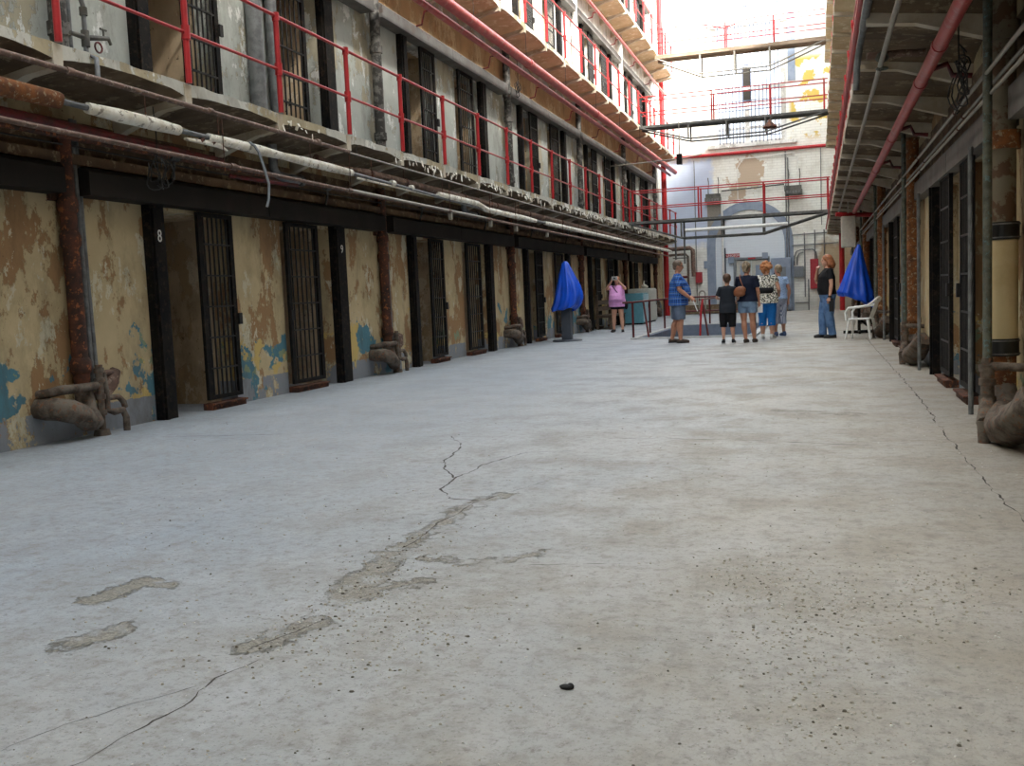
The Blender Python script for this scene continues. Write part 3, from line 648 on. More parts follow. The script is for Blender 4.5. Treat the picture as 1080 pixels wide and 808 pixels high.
def right_column(n, c):
    where = ORD[n]+' from the near end'
    near = (n == 0)
    t = thing('soil_pipe', '%s soil pipe with lagged trap, right wall, %s' % ('cream-wrapped' if near else 'flaking orange-rust', where), 'pipe', (XR, c, 0), 0, 'soil pipes on the right wall')
    x = -0.135; r = 0.105 if near else 0.085
    if near:
        MB().tube([(x, 0, 0.30), (x, 0, 0.62)], r*0.9, 16).build('pipe', 'rust_orange', t)
        MB().tube([(x, 0, 0.60), (x, 0, 1.50)], r, 18).build('wrapping', 'wrap_cream', t)
        for zz in (0.60, 1.46):
            MB().tube([(x, 0, zz), (x, 0, zz+0.13)], r+0.008, 18).build('band', 'band', t)
            for q in (0.012, 0.11): MB().tube([(x, 0, zz+q), (x, 0, zz+q+0.01)], r+0.016, 18).build('clamp', 'edge_steel', t)
        MB().tube([(x, 0, 1.58), (x, 0, 3.2)], r*0.85, 16).build('pipe', 'pipe_olive', t)
        MB().tube([(x, 0, 2.12), (x, 0, 2.25)], r*1.15, 16).build('coupling', 'rust_orange', t)
        MB().tube([(x, 0, 2.9), (x, 0, 3.03)], r*1.1, 16).build('coupling', 'pipe_olive', t)
    else:
        MB().tube([(x, 0, 0.35), (x, 0, 3.2)], r, 14, wob=0.06).build('pipe', 'rust_orange', t)
        for zz in (0.55, 1.35, 1.95, 2.2): MB().tube([(x, 0, zz), (x, 0, zz+0.025), (x, 0, zz+0.09), (x, 0, zz+0.115)], [r, r*1.25, r*1.25, r], 14).build('coupling', 'rust_orange', t)
    # slim riser on the near side, its tee and lagged foot
    yr = -0.20; xr = -0.27
    MB().tube([(xr, yr, 0.52), (xr, yr, 3.25)], 0.031, 12, wob=0.04).build('riser', 'pipe_green', t)
    m2 = MB()
    m2.tube([(xr, yr, 0.60), (xr, yr, 0.50), (xr, yr, 0.40), (xr, yr+0.0, 0.30)], [0.036, 0.05, 0.046, 0.05], 12)
    for zz in (0.50, 0.40, 0.27): m2.tube([(xr, yr, zz), (xr, yr, zz+0.05)], 0.060, 12)
    m2.tube([(xr, yr, 0.30), (xr-0.02, yr-0.10, 0.20), (xr-0.05, yr-0.20, 0.14)], [0.05, 0.062, 0.055], 12, wob=0.08)
    m2.tube([(xr-0.05, yr-0.2, 0.16), (xr-0.05, yr-0.2, 0.0)], [0.05, 0.042], 10)
    m2.tube([(xr, yr, 0.54), (xr+0.08, yr-0.06, 0.54), (xr+0.25, yr-0.10, 0.53)], 0.032, 10, wob=0.08)
    m2.tube([(xr, yr, 0.30), (xr+0.05, yr+0.03, 0.22), (xr+0.06, yr+0.06, 0.08), (xr+0.06, yr+0.06, 0.0)], [0.05, 0.045, 0.03, 0.03], 10, wob=0.1)
    m2.build('valve_cluster', 'lagging', t)
    MB().tube([(x, 0.0, 0.36), (x-0.01, -0.10, 0.22), (x-0.04, -0.30, 0.15), (x-0.06, -0.52, 0.14), (x-0.04, -0.75, 0.20), (x-0.02, -0.98, 0.30), (x+0.0, -1.10, 0.36), (x+0.02, -1.14, 0.40)],
              [0.10, 0.115, 0.13, 0.135, 0.135, 0.13, 0.12, 0.11], 16, wob=0.22).build('lagged_trap', 'lagging', t)
    MB().tube([(-0.06, 0.30, 0.0), (-0.06, 0.30, 3.2)], 0.03, 10).build('water_pipe', 'wrap_cream' if near else 'pipe_green', t)
for n, c in enumerate(CR[2:7]): right_column(n, c)
# slim grey poles beside the right-hand cell doors
for n, (c, dy) in enumerate([(CR[2], 1.2), (CR[2], 5.75), (CR[3], 1.2), (CR[3], 5.75)]):
    w = ['beside the nearest right-hand cell door', 'beside the second right-hand cell door', 'beside the third right-hand cell door', 'beside the fourth right-hand cell door'][n]
    tag(MB().tube([(XR-0.19, c+dy, 0), (XR-0.19, c+dy, 2.30)], 0.022, 10).build('steel_pole', 'galv'), 'slim grey steel pole '+w, 'pole', 'slim poles by the right-hand cells')

def gallery_column(ti, n, c):
    t = thing('riser_pipe', 'mottled dark riser pipe on the left wall, %s, %s from the near end' % (LEV[ti], ORD[n]), 'pipe', (XL, c, TZ[ti]), 0, 'riser pipes on the left galleries')
    mm = 'pipe_dark' if ti == 1 else 'frame_white'
    MB().tube([(0.16, 0, 0), (0.16, 0, 3.4)], 0.085, 14).build('pipe', mm, t)
    for zz in (0.35, 1.75): MB().tube([(0.16, 0, zz), (0.16, 0, zz+0.12)], 0.105, 14).build('coupling', mm, t)
    MB().tube([(0.12, 0.19, 0.1), (0.12, 0.19, 3.4)], 0.024, 8).build('water_pipe', 'galv', t)
    MB().tube([(0.14, -0.1, 0.10), (0.2, 0.1, 0.12), (0.17, 0.45, 0.12), (0.17, 0.5, 0.06)], 0.025, 8, wob=0.1).build('branch_pipe', 'lagging', t)
for ti in (1, 2, 3):
    for n, c in enumerate(CL[2:]): gallery_column(ti, n, c)
for n, dy in enumerate((3.55, 3.98)):
    tag(MB().tube([(XL+0.12, CL[2]+dy, 3.5), (XL+0.12, CL[2]+dy, 6.9)], 0.105 if n == 0 else 0.075, 14).build('vent_pipe', 'galv'), ['thicker grey vertical pipe on the lower gallery, left of its mate', 'thinner grey vertical pipe on the lower gallery, right of its mate'][n], 'pipe')
# tap assembly by the nearest gallery column
t = thing('tap', 'old grey standpipe with a wheel tap at the lower gallery edge', 'tap', (EL-0.05, 7.35, 3.5))
MB().tube([(0, -0.12, 0.9), (0, -0.06, 0.55), (0, 0, 0.42), (0, 0, 0.0), (0.1, 0, -0.05), (0.1, 0, -0.25)], 0.022, 8).build('pipe', 'galv', t)
m2 = MB(); m2.tube([(0, 0, 0.33), (0, 0, 0.40)], 0.035, 10); m2.tube([(0, 0, 0.06), (0, 0, 0.2)], 0.036, 10); m2.tube([(0, -0.18, 0.14), (0.0, 0, 0.14), (0, 0.3, 0.20), (0, 0.33, 0.15)], [0.02, 0.026, 0.02, 0.014], 8); m2.tube([(0, 0.24, 0.2), (0, 0.24, 0.26)], 0.01, 8); m2.tube([(0, 0.20, 0.265), (0, 0.28, 0.265)], 0.01, 8); m2.build('valve', 'box_dark', t)
MB().tube([(0.05, 0.1+0.045*cos(a*PI/6), 0.07+0.045*sin(a*PI/6)) for a in range(12)], 0.009, 6, closed=True).build('hand_wheel', 'red_dark', t)

# ------------------------------------------------------------------ long service pipes, left
def hang(t, x, z, ys, top=3.36, mat='wire'):
    for y in ys:
        m2 = MB(); m2.tube([(x, y, z), (x, y, top)], 0.006, 6); m2.tube([(x, y-0.012, z), (x, y+0.012, z)], 0.001, 6)
        m2.build('hanger', mat, t)
t = thing('service_pipe', 'thin rusty pipe hung just under the edge of the lower left gallery', 'pipe')
MB().tube([(-6.0, 1.0, 3.26), (-6.0, 7.2, 3.25), (-6.0, 12.1, 3.23)], 0.026, 10).build('pipe', 'rust_pipe', t)
for y in (6.9, 8.9, 11.2): MB().tube([(-6.0, y, 3.25), (-6.0, y+0.08, 3.25)], 0.034, 10).build('coupling', 'rust_pipe', t)
MB().tube([(-6.0, 12.1, 3.22), (-6.0, 28, 3.17), (-6.0, 43, 3.12)], 0.013, 8).build('conduit', 'conduit', t)
hang(t, -6.0, 3.22, [RIBY[i]+0.04 for i in range(5, 22)])
t = thing('insulated_pipe', 'long white-wrapped pipe under the lower left gallery, wrapping torn away in places', 'pipe')
zB = lambda y: 3.03-(y-6)*0.0047 if y < 18 else 2.905-(y-18)*0.0016
xB = -6.15
MB().tube([(xB, y, zB(y)) for y in (1, 6, 12, 18, 30, 43.5)], 0.026, 10).build('pipe', 'galv', t)
for a, b, r in ((7.3, 8.6, 0.064), (9.1, 10.6, 0.056), (10.62, 12.45, 0.056), (13.75, 13.9, 0.046), (14.5, 14.6, 0.046), (15.7, 21.7, 0.054), (22.5, 43.4, 0.054)):
    n = max(3, int((b-a)/0.5)); MB().tube([(xB, a+(b-a)*i/n, zB(a+(b-a)*i/n)) for i in range(n+1)], [r*0.8]+[r]*(n-1)+[r*0.8], 12, wob=0.09).build('wrapping', 'wrap_white', t)
for y in (8.95, 9.15): MB().tube([(xB, y, zB(y)-0.06), (xB, y+0.05, zB(y)-0.03)], 0.03, 8).build('clamp', 'rust', t)
m2 = MB(); m2.tube([(xB, 8.7, zB(8.7)-0.07), (xB, 9.25, zB(9.25)-0.055), (xB+0.02, 9.42, zB(9.4)-0.10)], [0.02, 0.03, 0.008], 8, wob=0.4); m2.build('frayed_wrapping', 'wrap_white', t)
MB().tube([(xB, 12.6, zB(13)-0.05), (xB, 15.8, zB(15.8)-0.05)], 0.016, 8).build('conduit', 'wrap_white', t)
m2 = MB(); m2.tube([(xB, 5.2, zB(6)), (xB, 6.95, zB(7))], [0.085, 0.075], 12, wob=0.2); m2.build('rusted_sleeve', 'rust_orange', t)
hang(t, xB, 2.95, [8.1, 9.3, 11.3, 13.1, 15.9, 18.6, 20.4, 22.4, 26, 29, 33, 37], 3.30, 'rust')
t = thing('service_pipe', 'lower thin rusty pipe running under the white-wrapped one on the left', 'pipe')
zC = lambda y: 2.76-(y-6)*0.004 if y < 12 else 2.735-(y-12)*0.0034
MB().tube([(-6.1, y, zC(y)) for y in (1, 6, 9, 12, 20, 30, 43)], 0.024, 10).build('pipe', 'rust_pipe', t)
for y in (9.4, 12.2, 16.0, 18.2, 22.4, 26.0): MB().tube([(-6.1, y, zC(y)), (-6.1, y+0.1, zC(y))], 0.036, 10).build('coupling', 'rust_pipe', t)
MB().tube([(-6.1, 12.3, zC(12.3)+0.005), (-6.1, 15.9, zC(15.9)+0.005), (-6.1, 18, zC(18)+0.004)], 0.027, 10).build('painted_length', 'conduit', t)
hang(t, -6.1, 2.66, [9.3, 12.3, 16.1, 18.3, 20, 24, 28, 32, 36, 40], 3.25, 'rust')
for y in (16.1, 18.3, 20.0, 22.5): MB().box(-6.13, -6.07, y-0.03, y+0.03, zC(y)-0.14, zC(y)-0.02).build('bracket', 'conduit', t)
t = thing('service_pipe', 'fat brown pipe along the underside of the lower left gallery', 'pipe')
zD = lambda y: 3.09-(y-13)*0.0042
MB().tube([(-6.45, 12.0, 3.18), (-6.40, 12.4, 3.10), (-6.32, 12.9, 3.09)]+[(-6.3, y, zD(y)) for y in (13.2, 20, 30, 43.5)], [0.05, 0.05, 0.05]+[0.068]*4, 12).build('pipe', 'rust_pipe', t)
for y in (13.3, 14.6, 17.3, 19.2, 21.6, 24.6, 28, 32, 36): MB().tube([(-6.3, y, zD(y)), (-6.3, y+0.05, zD(y))], 0.078, 12).build('strap', 'rust', t)
hang(t, -6.3, 3.05, [14.6, 17.3, 20.5, 24.6, 28, 32, 36], 3.3, 'rust')
t = thing('red_pipe', 'dark red pipe in the shade behind the white-wrapped pipe, lower left gallery', 'pipe')
MB().tube([(-6.55, 4.0, 2.97), (-6.55, 9.9, 2.88)], 0.055, 12).build('pipe', 'red_dark', t)
MB().tube([(-6.7, 10.3, 2.78), (-6.35, 10.9, 2.72), (-6.3, 11.2, 2.72)], 0.025, 10).build('branch_pipe', 'red_dark', t)
t = thing('hose', 'grey hose hanging down from the white-wrapped pipe on the left', 'hose')
MB().tube([(-6.12, 9.85, 3.06), (-6.06, 9.86, 3.02), (-6.02, 9.87, 2.95), (-6.0, 9.93, 2.78), (-5.98, 9.98, 2.6), (-5.99, 9.97, 2.42), (-6.0, 9.94, 2.34)], 0.016, 8).build('hose', 'blue_pole', t)
# loose wire loops and cables
def wires(name, label, c, r, n, seed, top=0.6):
    rr = random.Random(seed); m2 = MB()
    for k in range(n):
        a0 = rr.random()*6; rx = r*rr.uniform(0.5, 1.0); rz = r*rr.uniform(0.8, 1.6); cc = Vector(c)+Vector((rr.uniform(-.04, .04), rr.uniform(-.12, .12), rr.uniform(-.08, .08)))
        m2.tube([cc+Vector((0.03*sin(i), rx*cos(a0+i*PI/8), rz*sin(a0+i*PI/8))) for i in range(14)], 0.006, 5)
    m2.tube([Vector(c), Vector(c)+Vector((0, 0.02, top*0.5)), Vector(c)+Vector((0, 0, top))], 0.006, 5)
    return tag(m2.build(name, 'wire'), label, 'cable')
wires('cable_loops', 'tangled black cable loops hanging above the door marked 8', (-6.25, 8.35, 2.62), 0.12, 6, 2)
wires('cable_loops', 'black cable tangle hanging under the right gallery by the near pipes', (1.05, 8.3, 2.72), 0.13, 7, 5)
wires('cable_loops', 'small black cable loop by the second left column on the lower gallery', (-6.7, 22.6, 6.1), 0.12, 5, 9, 0.8)
for nm, x, z in (('upper', -6.9, 2.98), ('lower', -6.86, 2.84)):
    tag(MB().tube([(x, 1, z), (x, 12, z-0.02), (x, 25, z), (x, 43, z-0.02)], 0.009, 6).build('cable', 'wire'), '%s thin black cable along the left wall above the ground-floor doors' % nm, 'cable')

t = thing('service_pipe', 'dark pipe with valves set close to the wall above the ground-floor doors', 'pipe')
MB().tube([(-6.82, y, 2.90) for y in (2, 12, 24, 43)], 0.03, 10).build('pipe', 'rust', t)
for i in range(9):
    y = 9.4+3.58*i
    MB().tube([(-6.82, y, 2.90), (-6.82, y+0.01, 2.80), (-6.88, y+0.02, 2.62)], 0.018, 8).build('branch_pipe', 'pipe_dark', t)
    MB().tube([(-6.82, y-0.07, 2.90), (-6.82, y+0.07, 2.90)], 0.05, 10, wob=0.1).build('valve', 'pipe_dark', t)
for n, y in enumerate((11.4, 18.6)):
    t = thing('grey_elbow_pipe', 'stubby grey-green elbow pipe under the lower left gallery, %s one' % ('nearer' if n == 0 else 'farther'), 'pipe')
    MB().tube([(-6.75, y, 3.3), (-6.75, y, 3.0), (-6.74, y+0.05, 2.93), (-6.72, y+0.15, 2.90), (-6.7, y+0.62, 2.89)], 0.06, 10, wob=0.06).build('pipe', 'galv', t)
    MB().tube([(-6.7, y+0.55, 2.89), (-6.7, y+0.64, 2.89)], 0.075, 10).build('collar', 'pipe_dark', t)

# upper red mains on the left
t = thing('red_main', 'fat red fire main slung under the second left gallery', 'pipe')
MB().tube([(-6.12, y, 6.36+0.0045*(y-16)) for y in (6, 16, 26, 36, 45.2)], 0.10, 16).build('pipe', 'red_pipe', t)
for y in (14.5, 21.5, 28.5, 35.5): MB().tube([(-6.12, y, 6.36+0.0045*(y-16)), (-6.12, y+0.16, 6.36+0.0045*(y-16))], 0.112, 16).build('coupling', 'red_pipe', t)
hang(t, -6.12, 6.45, [17.9, 21.4, 25, 28.6, 32.2, 36], 7.05, 'wire')
t = thing('red_main', 'thinner red pipe running beside and below the fat red main', 'pipe')
MB().tube([(-6.36, y, 6.25+0.005*(y-18)) for y in (6, 18, 30, 45.2)], 0.06, 12).build('pipe', 'red_pipe', t)
for i, y in enumerate([13.0, 16.6, 20.3, 23.9, 27.5, 31.1, 34.7, 38.3, 41.9]):
    z = 6.25+0.005*(y-18)
    MB().tube([(-6.38, y, z+0.08), (-6.60, y, z+0.06), (-6.66, y, z-0.16), (-6.92, y, z-0.20), (-6.93, y, z-0.32)], 0.018, 6).build('offset_bracket', 'red_dark', t)
tag(MB().tube([(-6.6, 12, 6.52), (-6.6, 20, 6.50), (-6.6, 30, 6.53), (-6.6, 44, 6.5)], 0.010, 6).build('cable', 'wire'), 'thin dark cable sagging beside the red mains', 'cable')
t = thing('red_main', 'red pipe slung under the topmost left gallery', 'pipe')
MB().tube([(-6.45, 20, 9.95), (-6.45, 45.2, 9.95)], 0.05, 12).build('pipe', 'red_pipe', t)
for y in (24, 27.5, 31, 34.6, 38.2, 41.8): MB().tube([(-6.45, y, 9.98), (-6.62, y, 9.98), (-6.66, y, 9.84), (-6.94, y, 9.80)], 0.02, 6).build('offset_bracket', 'red_dark', t)
tag(MB().tube([(-6.66, 45.3, 0), (-6.66, 45.3, TOP)], 0.12, 14).build('red_riser', 'red'), 'thick red vertical riser at the far end of the left galleries', 'pipe')
tag(MB().tube([(-6.5, YE-0.12, 7.28), (1.0, YE-0.12, 7.30)], 0.075, 12).build('red_pipe', 'red'), 'red horizontal pipe crossing the far wall below the tall window', 'pipe')

# ------------------------------------------------------------------ right side pipes under the gallery
t = thing('red_main', 'red pipe running under the right gallery above the cell fronts', 'pipe')
MB().tube([(0.93, 3, 3.0), (0.93, 28.5, 3.0)], 0.055, 14).build('pipe', 'red_pipe', t)
for y in (8.4, 9.9, 13.5, 17.2): MB().tube([(0.93, y, 3.0), (0.93, y+0.10, 3.0)], 0.063, 14).build('coupling', 'red_pipe', t)
for y in (9.6, 13.2, 16.8): MB().tube([(0.93, y, 3.03), (1.12, y, 3.08), (1.16, y, 2.98), (1.32, y, 2.96)], 0.024, 8).build('offset_bracket', 'red_dark', t)
t = thing('conduit', 'thin grey conduit under the right gallery, nearer its edge', 'pipe')
MB().tube([(0.56, 3, 3.12), (0.57, 30, 3.12)], 0.022, 10).build('pipe', 'conduit', t)
for n, (x, z) in enumerate(((1.17, 2.64), (1.24, 2.60), (1.20, 2.50), (1.26, 2.76))):
    t = thing('conduit', 'slim tan conduit on the right wall above the doors, %s of four' % ['second from top', 'third from top', 'lowest', 'topmost'][n], 'pipe', (0, 0, 0), 0, 'conduits on the right wall')
    MB().tube([(x, 3, z), (x, 30, z)], 0.013, 8).build('pipe', 'conduit', t)
    for y in (9.5, 12.8, 16, 20): MB().tube([(x, y, z), (x, y+0.05, z)], 0.018, 8).build('clip', 'rust', t)
t = thing('valve_pipe', 'corroded valve and elbow reaching inward from the right gallery edge', 'pipe')
MB().tube([(0.45, 9.6, 3.22), (0.75, 9.62, 3.22), (0.95, 9.6, 3.2)], 0.032, 8, wob=0.1).build('pipe', 'rust_pipe', t)
m2 = MB(); m2.ell((0.58, 9.6, 3.2), (0.06, 0.05, 0.05)); m2.tube([(0.58+0.045*cos(a*PI/5), 9.6+0.045*sin(a*PI/5), 3.10) for a in range(10)], 0.012, 6, closed=True); m2.tube([(0.58, 9.6, 3.1), (0.58, 9.6, 3.2)], 0.01, 6); m2.build('hand_wheel', 'pipe_green', t)
m2 = MB(); m2.tube([(0.40, 9.0, 3.35), (0.39, 9.6, 3.3), (0.37, 9.65, 3.15), (0.36, 9.7, 2.95)], 0.03, 8, wob=0.15); m2.tube([(0.40, 7, 3.36), (0.40, 9.1, 3.35)], 0.035, 8); m2.build('elbow', 'galv', t)
tag(MB().tube([(0.36, 5, 3.42), (0.36, 20, 3.42), (0.36, 43, 3.42)], 0.028, 8).build('red_pipe', 'red'), 'thin red pipe along the edge of the lower right gallery', 'pipe')
tag(bevel(MB().box(0.60, 0.96, 27.0, 27.35, 2.10, 2.90).box(0.76, 0.80, 27.15, 27.2, 2.9, 3.3).build('speaker_box', 'fixture'), 0.05), 'pale grey rectangular box hanging under the right gallery above the blue tarp', 'box')
tag(MB().tube([(0.47, 27.15, 2.97), (0.72, 27.2, 2.95), (1.40, 27.15, 2.90)], 0.06, 10).build('red_pipe', 'red'), 'short red pipe across the end of the right gallery soffit above the pale box', 'pipe')
tag(MB().tube([(1.0, 44.3, 0), (1.0, 44.3, 3.3)], 0.11, 12).build('red_riser', 'red'), 'red vertical pipe in the far right corner behind the blue tarp', 'pipe')

# ------------------------------------------------------------------ far wall
mb = MB(); cx, cz, ro, ri = -2.97, 3.15, 1.94, 1.55
mb.box(cx-ro, cx-ri, YE-0.06, YE, 0, cz); mb.box(cx+ri, cx+ro, YE-0.06, YE, 0, cz)
N_ = 20
for i in range(N_):
    a0, a1 = PI*i/N_, PI*(i+1)/N_
    p = [(cx+r*cos(a), cz+r*sin(a)) for a, r in ((a0, ri), (a0, ro), (a1, ro), (a1, ri))]
    vs = [(x, y, z) for y in (YE-0.06, YE) for x, z in p]
    mb.add(vs, [(0, 1, 2, 3), (1, 5, 6, 2), (0, 3, 7, 4)])
mb.box(cx-ro-0.16, cx-ro, YE-0.05, YE, 2.1, 2.45)
structure(mb.build('trim_7', 'grey_paint'))
# tall window
mb = MB(); y0, y1 = YE+0.02, YE+0.16
for x0, x1 in ((WX0, WX0+0.22), (WX1-0.22, WX1), (-3.06, -2.86)): mb.box(x0, x1, y0, y1, WZ0, TOP+1)
for z in (WZ0, 8.35, 10.1, 12.55, 14.3): mb.box(WX0+0.22, WX1-0.22, y0-0.02, y1, z, z+0.10)
mb.box(WX0-0.25, WX1+0.45, YE-0.14, YE+0.02, WZ0-0.15, WZ0)
mb.box(WX0-0.15, WX1+0.1, YE-0.10, YE+0.02, 12.95, 13.35)
wf = structure(mb.build('window_1', 'frame_white'))
mb = MB()
for i in range(8):
    for x0, x1 in ((WX0+0.22, -3.06), (-2.86, WX1-0.22)):
        x = x0+(x1-x0)*(i+0.5)/8; mb.tube([(x, YE+0.0, WZ0), (x, YE+0.0, TOP)], 0.020, 6)
for z in (8.0, 9.2, 9.6, 11.2, 11.9, 13.8): mb.box(WX0+0.2, WX1-0.2, YE-0.01, YE+0.01, z-0.018, z+0.018)
mb.build('window_bars', 'bar_blue', wf)
mb = MB(); mb.box(WX0+0.2, WX1-0.2, YE+0.2, YE+0.23, WZ0, TOP+1); mb.build('pane', 'pane', wf)
mb = MB(); mb.box(-3.15, -2.78, YE+0.01, YE+0.06, 9.55, 11.1); mb.build('dark_pane', 'cell_dark', wf)
mb = MB(); mb.box(WX1+0.10, WX1+0.42, YE-0.04, YE, 10.3, TOP+1); structure(mb.build('trim_8', 'grey_paint'))
# two blower boxes with masts, first gallery level
for n, (x0, x1, za, zb) in enumerate(((-4.92, -4.20, 5.12, 5.50), (-1.35, -0.60, 5.22, 5.62))):
    t = thing('blower_box', 'dusty grey metal box with two rods on the far wall, %s of the arch' % ('left' if n == 0 else 'right'), 'box', (x0, YE, za))
    w = x1-x0; h = zb-za
    m2 = MB(); m2.box(0, w, -0.40, 0, 0, h*0.55); m2.box(0.04, w-0.04, -0.36, 0, h*0.55, h); m2.build('housing', 'box_dark', t)
    m2 = MB()
    for i in range(5): m2.box(0.06+i*(w-0.12)/5, 0.06+(i+0.7)*(w-0.12)/5, -0.415, -0.40, h*0.15, h*0.42)
    m2.build('grille', 'edge_steel', t)
    for q in (0.15, w-0.12): MB().tube([(q, -0.2, h), (q, -0.2, h+0.25), (q+0.03, -0.2, h+0.5), (q, -0.2, h+0.75)], 0.022, 6, wob=0.3).build('rod', 'box_dark', t)
mb = MB(); mb.box(-4.85, -4.24, YE-0.05, YE, 3.6, 5.12); tag(mb.build('wall_panel', 'conduit'), 'beige panel on the far wall below the left grey box', 'panel')
# conduits on the far wall
t = thing('conduit', 'white vertical conduit on the far wall over the left arch leg', 'pipe'); MB().tube([(-4.18, YE-0.1, 0), (-4.18, YE-0.1, 5.55)], 0.05, 8).build('pipe', 'white_paint', t)
MB().tube([(-4.08, YE-0.1, 0.2), (-4.08, YE-0.1, 3.0)], 0.03, 8).build('pipe', 'slate', t)
tag(MB().tube([(-4.18, YE-0.14, 5.62), (-2.9, YE-0.14, 5.66), (-1.4, YE-0.14, 5.72), (-1.35, YE-0.14, 5.4)], 0.035, 8).build('conduit', 'box_dark'), 'dark conduit joining the two grey boxes over the arch', 'pipe')
tag(MB().tube([(-5.4, YE-0.1, 0.5), (-5.4, YE-0.1, 7.1)], 0.02, 6).build('conduit', 'galv'), 'thin grey conduit down the bluish part of the far wall', 'pipe')
t = thing('conduit', 'pair of pale conduits with bends on the far wall right of the arch', 'pipe')
for x, z1 in ((-1.32, 7.2), (-1.22, 6.9)): MB().tube([(x, YE-0.09, 0.2), (x, YE-0.09, z1)], 0.028, 8).build('pipe', 'galv', t)
MB().tube([(-0.75, YE-0.1, 5.6), (-0.8, YE-0.1, 6.9), (-1.0, YE-0.1, 7.1), (-3.2, YE-0.1, 7.0), (-3.45, YE-0.1, 6.6), (-3.45, YE-0.1, 5.0)], 0.022, 8).build('pipe', 'white_paint', t)
MB().tube([(0.2, YE-0.1, 3.8), (0.2, YE-0.1, 7.2)], 0.018, 8).build('pipe', 'galv', t)
t = thing('conduit', 'bank of grey electrical conduits above the small wall boxes, right of the arch', 'pipe')
z = 3.55
for pts in ([(-1.1, 0, 3.42), (0.9, 0, 3.46)], [(-1.1, 0, 2.95), (0.9, 0, 2.98)], [(-0.55, 0, 3.5), (-0.55, 0, 0.6)],
            [(-1.0, 0, 2.05), (-1.0, 0, 2.45), (-0.9, 0, 2.68), (-0.7, 0, 2.74), (-0.2, 0, 2.74), (-0.05, 0, 2.60), (-0.02, 0, 2.3)],
            [(-0.88, 0, 2.05), (-0.88, 0, 2.4), (-0.78, 0, 2.58), (-0.6, 0, 2.62)], [(-0.1, 0, 3.6), (-0.1, 0, 2.2)], [(0.3, 0, 3.6), (0.3, 0, 2.1)], [(-0.4, 0, 1.4), (-0.4, 0, 0.0), (-0.4, 0, 0.0)][:2], [(-1.0, 0, 0.35), (-0.4, 0, 0.35), (-0.4, 0, 0.1)]):
    MB().tube([(x, YE-0.08, zz) for x, _, zz in pts], 0.027, 8).build('pipe', 'galv', t)
t = thing('junction_box', 'grey steel junction box on the far wall right of the cabinet', 'box', (-1.02, YE, 1.5)); bevel(MB().box(0, 0.42, -0.2, 0, 0, 0.5).build('housing', 'grey_mid', t)); MB().box(0.03, 0.39, -0.22, -0.2, 0.03, 0.47).build('cover', 'grey_mid', t)
t = thing('electrical_cabinet', 'tall blue-grey electrical cabinet on the far wall behind the group', 'cabinet', (-2.02, YE, 0))
bevel(MB().box(0, 0.88, -0.35, 0, 0.05, 2.42).build('housing', 'grey_paint', t), 0.02); MB().box(0.05, 0.83, -0.38, -0.35, 0.12, 2.35).build('door', 'grey_paint', t)
MB().box(0.2, 0.65, -0.39, -0.38, 1.45, 2.0).build('panel', 'grey_mid', t); MB().tube([(0.14, -0.40, 1.5), (0.14, -0.40, 1.75)], 0.02, 6).build('handle', 'iron', t)
# steel door under the arch
d1 = MB(); d1.box(-3.72, -3.60, YE-0.12, YE, 0, 2.50); d1.box(-2.22, -2.10, YE-0.12, YE, 0, 2.50); d1.box(-3.72, -2.10, YE-0.14, YE, 2.42, 2.52)
d1 = structure(d1.build('door_1', 'grey_mid'))
m2 = MB(); m2.box(-3.58, -2.92, YE-0.08, YE-0.02, 0.02, 2.38); m2.box(-2.90, -2.24, YE-0.08, YE-0.02, 0.02, 2.38); m2.build('door_leaf', 'cabinet_white', d1)
m2 = MB(); m2.box(-3.42, -3.08, YE-0.09, YE-0.08, 1.2, 2.15); m2.box(-2.72, -2.40, YE-0.09, YE-0.08, 1.2, 2.15); m2.build('door_window', 'grey_paint', d1)
t = thing('wall_sign', 'small red sign with white lettering on the far wall above the door', 'sign', (-3.77, YE-0.01, 2.64))
MB().box(-0.34, 0.34, -0.02, 0, -0.085, 0.085).build('board', 'sign_red', t)
text_mesh('DUNGEON', 0.15, 'white_paint', t, (0, -0.022, 0), (PI/2, 0, 0), 'lettering', 0.001)
tag(MB().box(-3.05, -2.72, YE-0.16, YE-0.139, 2.43, 2.51).build('small_sign', 'sign_red'), 'tiny dark red plate on the door head under the arch', 'sign')
for n, x in enumerate((-3.95, -2.42)):
    tag(MB().box(x, x+0.26, YE-0.16, YE, 2.30+0.12*n, 2.58+0.12*n).build('wall_box', 'grey_paint'), 'small blue-grey box on the far wall at the %s top corner of the door' % ('left' if n == 0 else 'right'), 'box')
t = thing('fire_hose_box', 'red rectangular box on the far wall beside the woman in black', 'box', (-0.32, YE, 0.95)); bevel(MB().box(0, 0.36, -0.22, 0, 0, 1.35).build('housing', 'sign_red', t), 0.02); MB().box(0.03, 0.33, -0.235, -0.22, 0.04, 1.31).build('door', 'sign_red', t)
t = thing('fire_extinguisher', 'red-handled wall box by the right corner behind the blue tarp', 'box', (0.35, YE, 1.35)); MB().box(0, 0.3, -0.2, 0, 0, 0.5).build('housing', 'conduit', t); MB().tube([(0.0, -0.2, 0.1), (0.0, -0.2, 0.5), (0.1, -0.2, 0.6), (0.25, -0.2, 0.6), (0.3, -0.2, 0.4)], 0.035, 8).build('handle', 'red_dark', t)
t = thing('duct', 'brown square-bent pipe on the far wall left of the arch', 'pipe')
MB().tube([(-6.98, YE-0.45, 3.05), (-5.65, YE-0.45, 3.08), (-5.52, YE-0.45, 2.98), (-5.5, YE-0.45, 1.75)], 0.10, 10).build('pipe', 'rust_pipe', t)
MB().tube([(-6.9, YE-0.45, 2.78), (-5.85, YE-0.45, 2.80), (-5.75, YE-0.45, 2.7), (-5.75, YE-0.45, 0.6)], 0.055, 10).build('pipe', 'lagging', t)
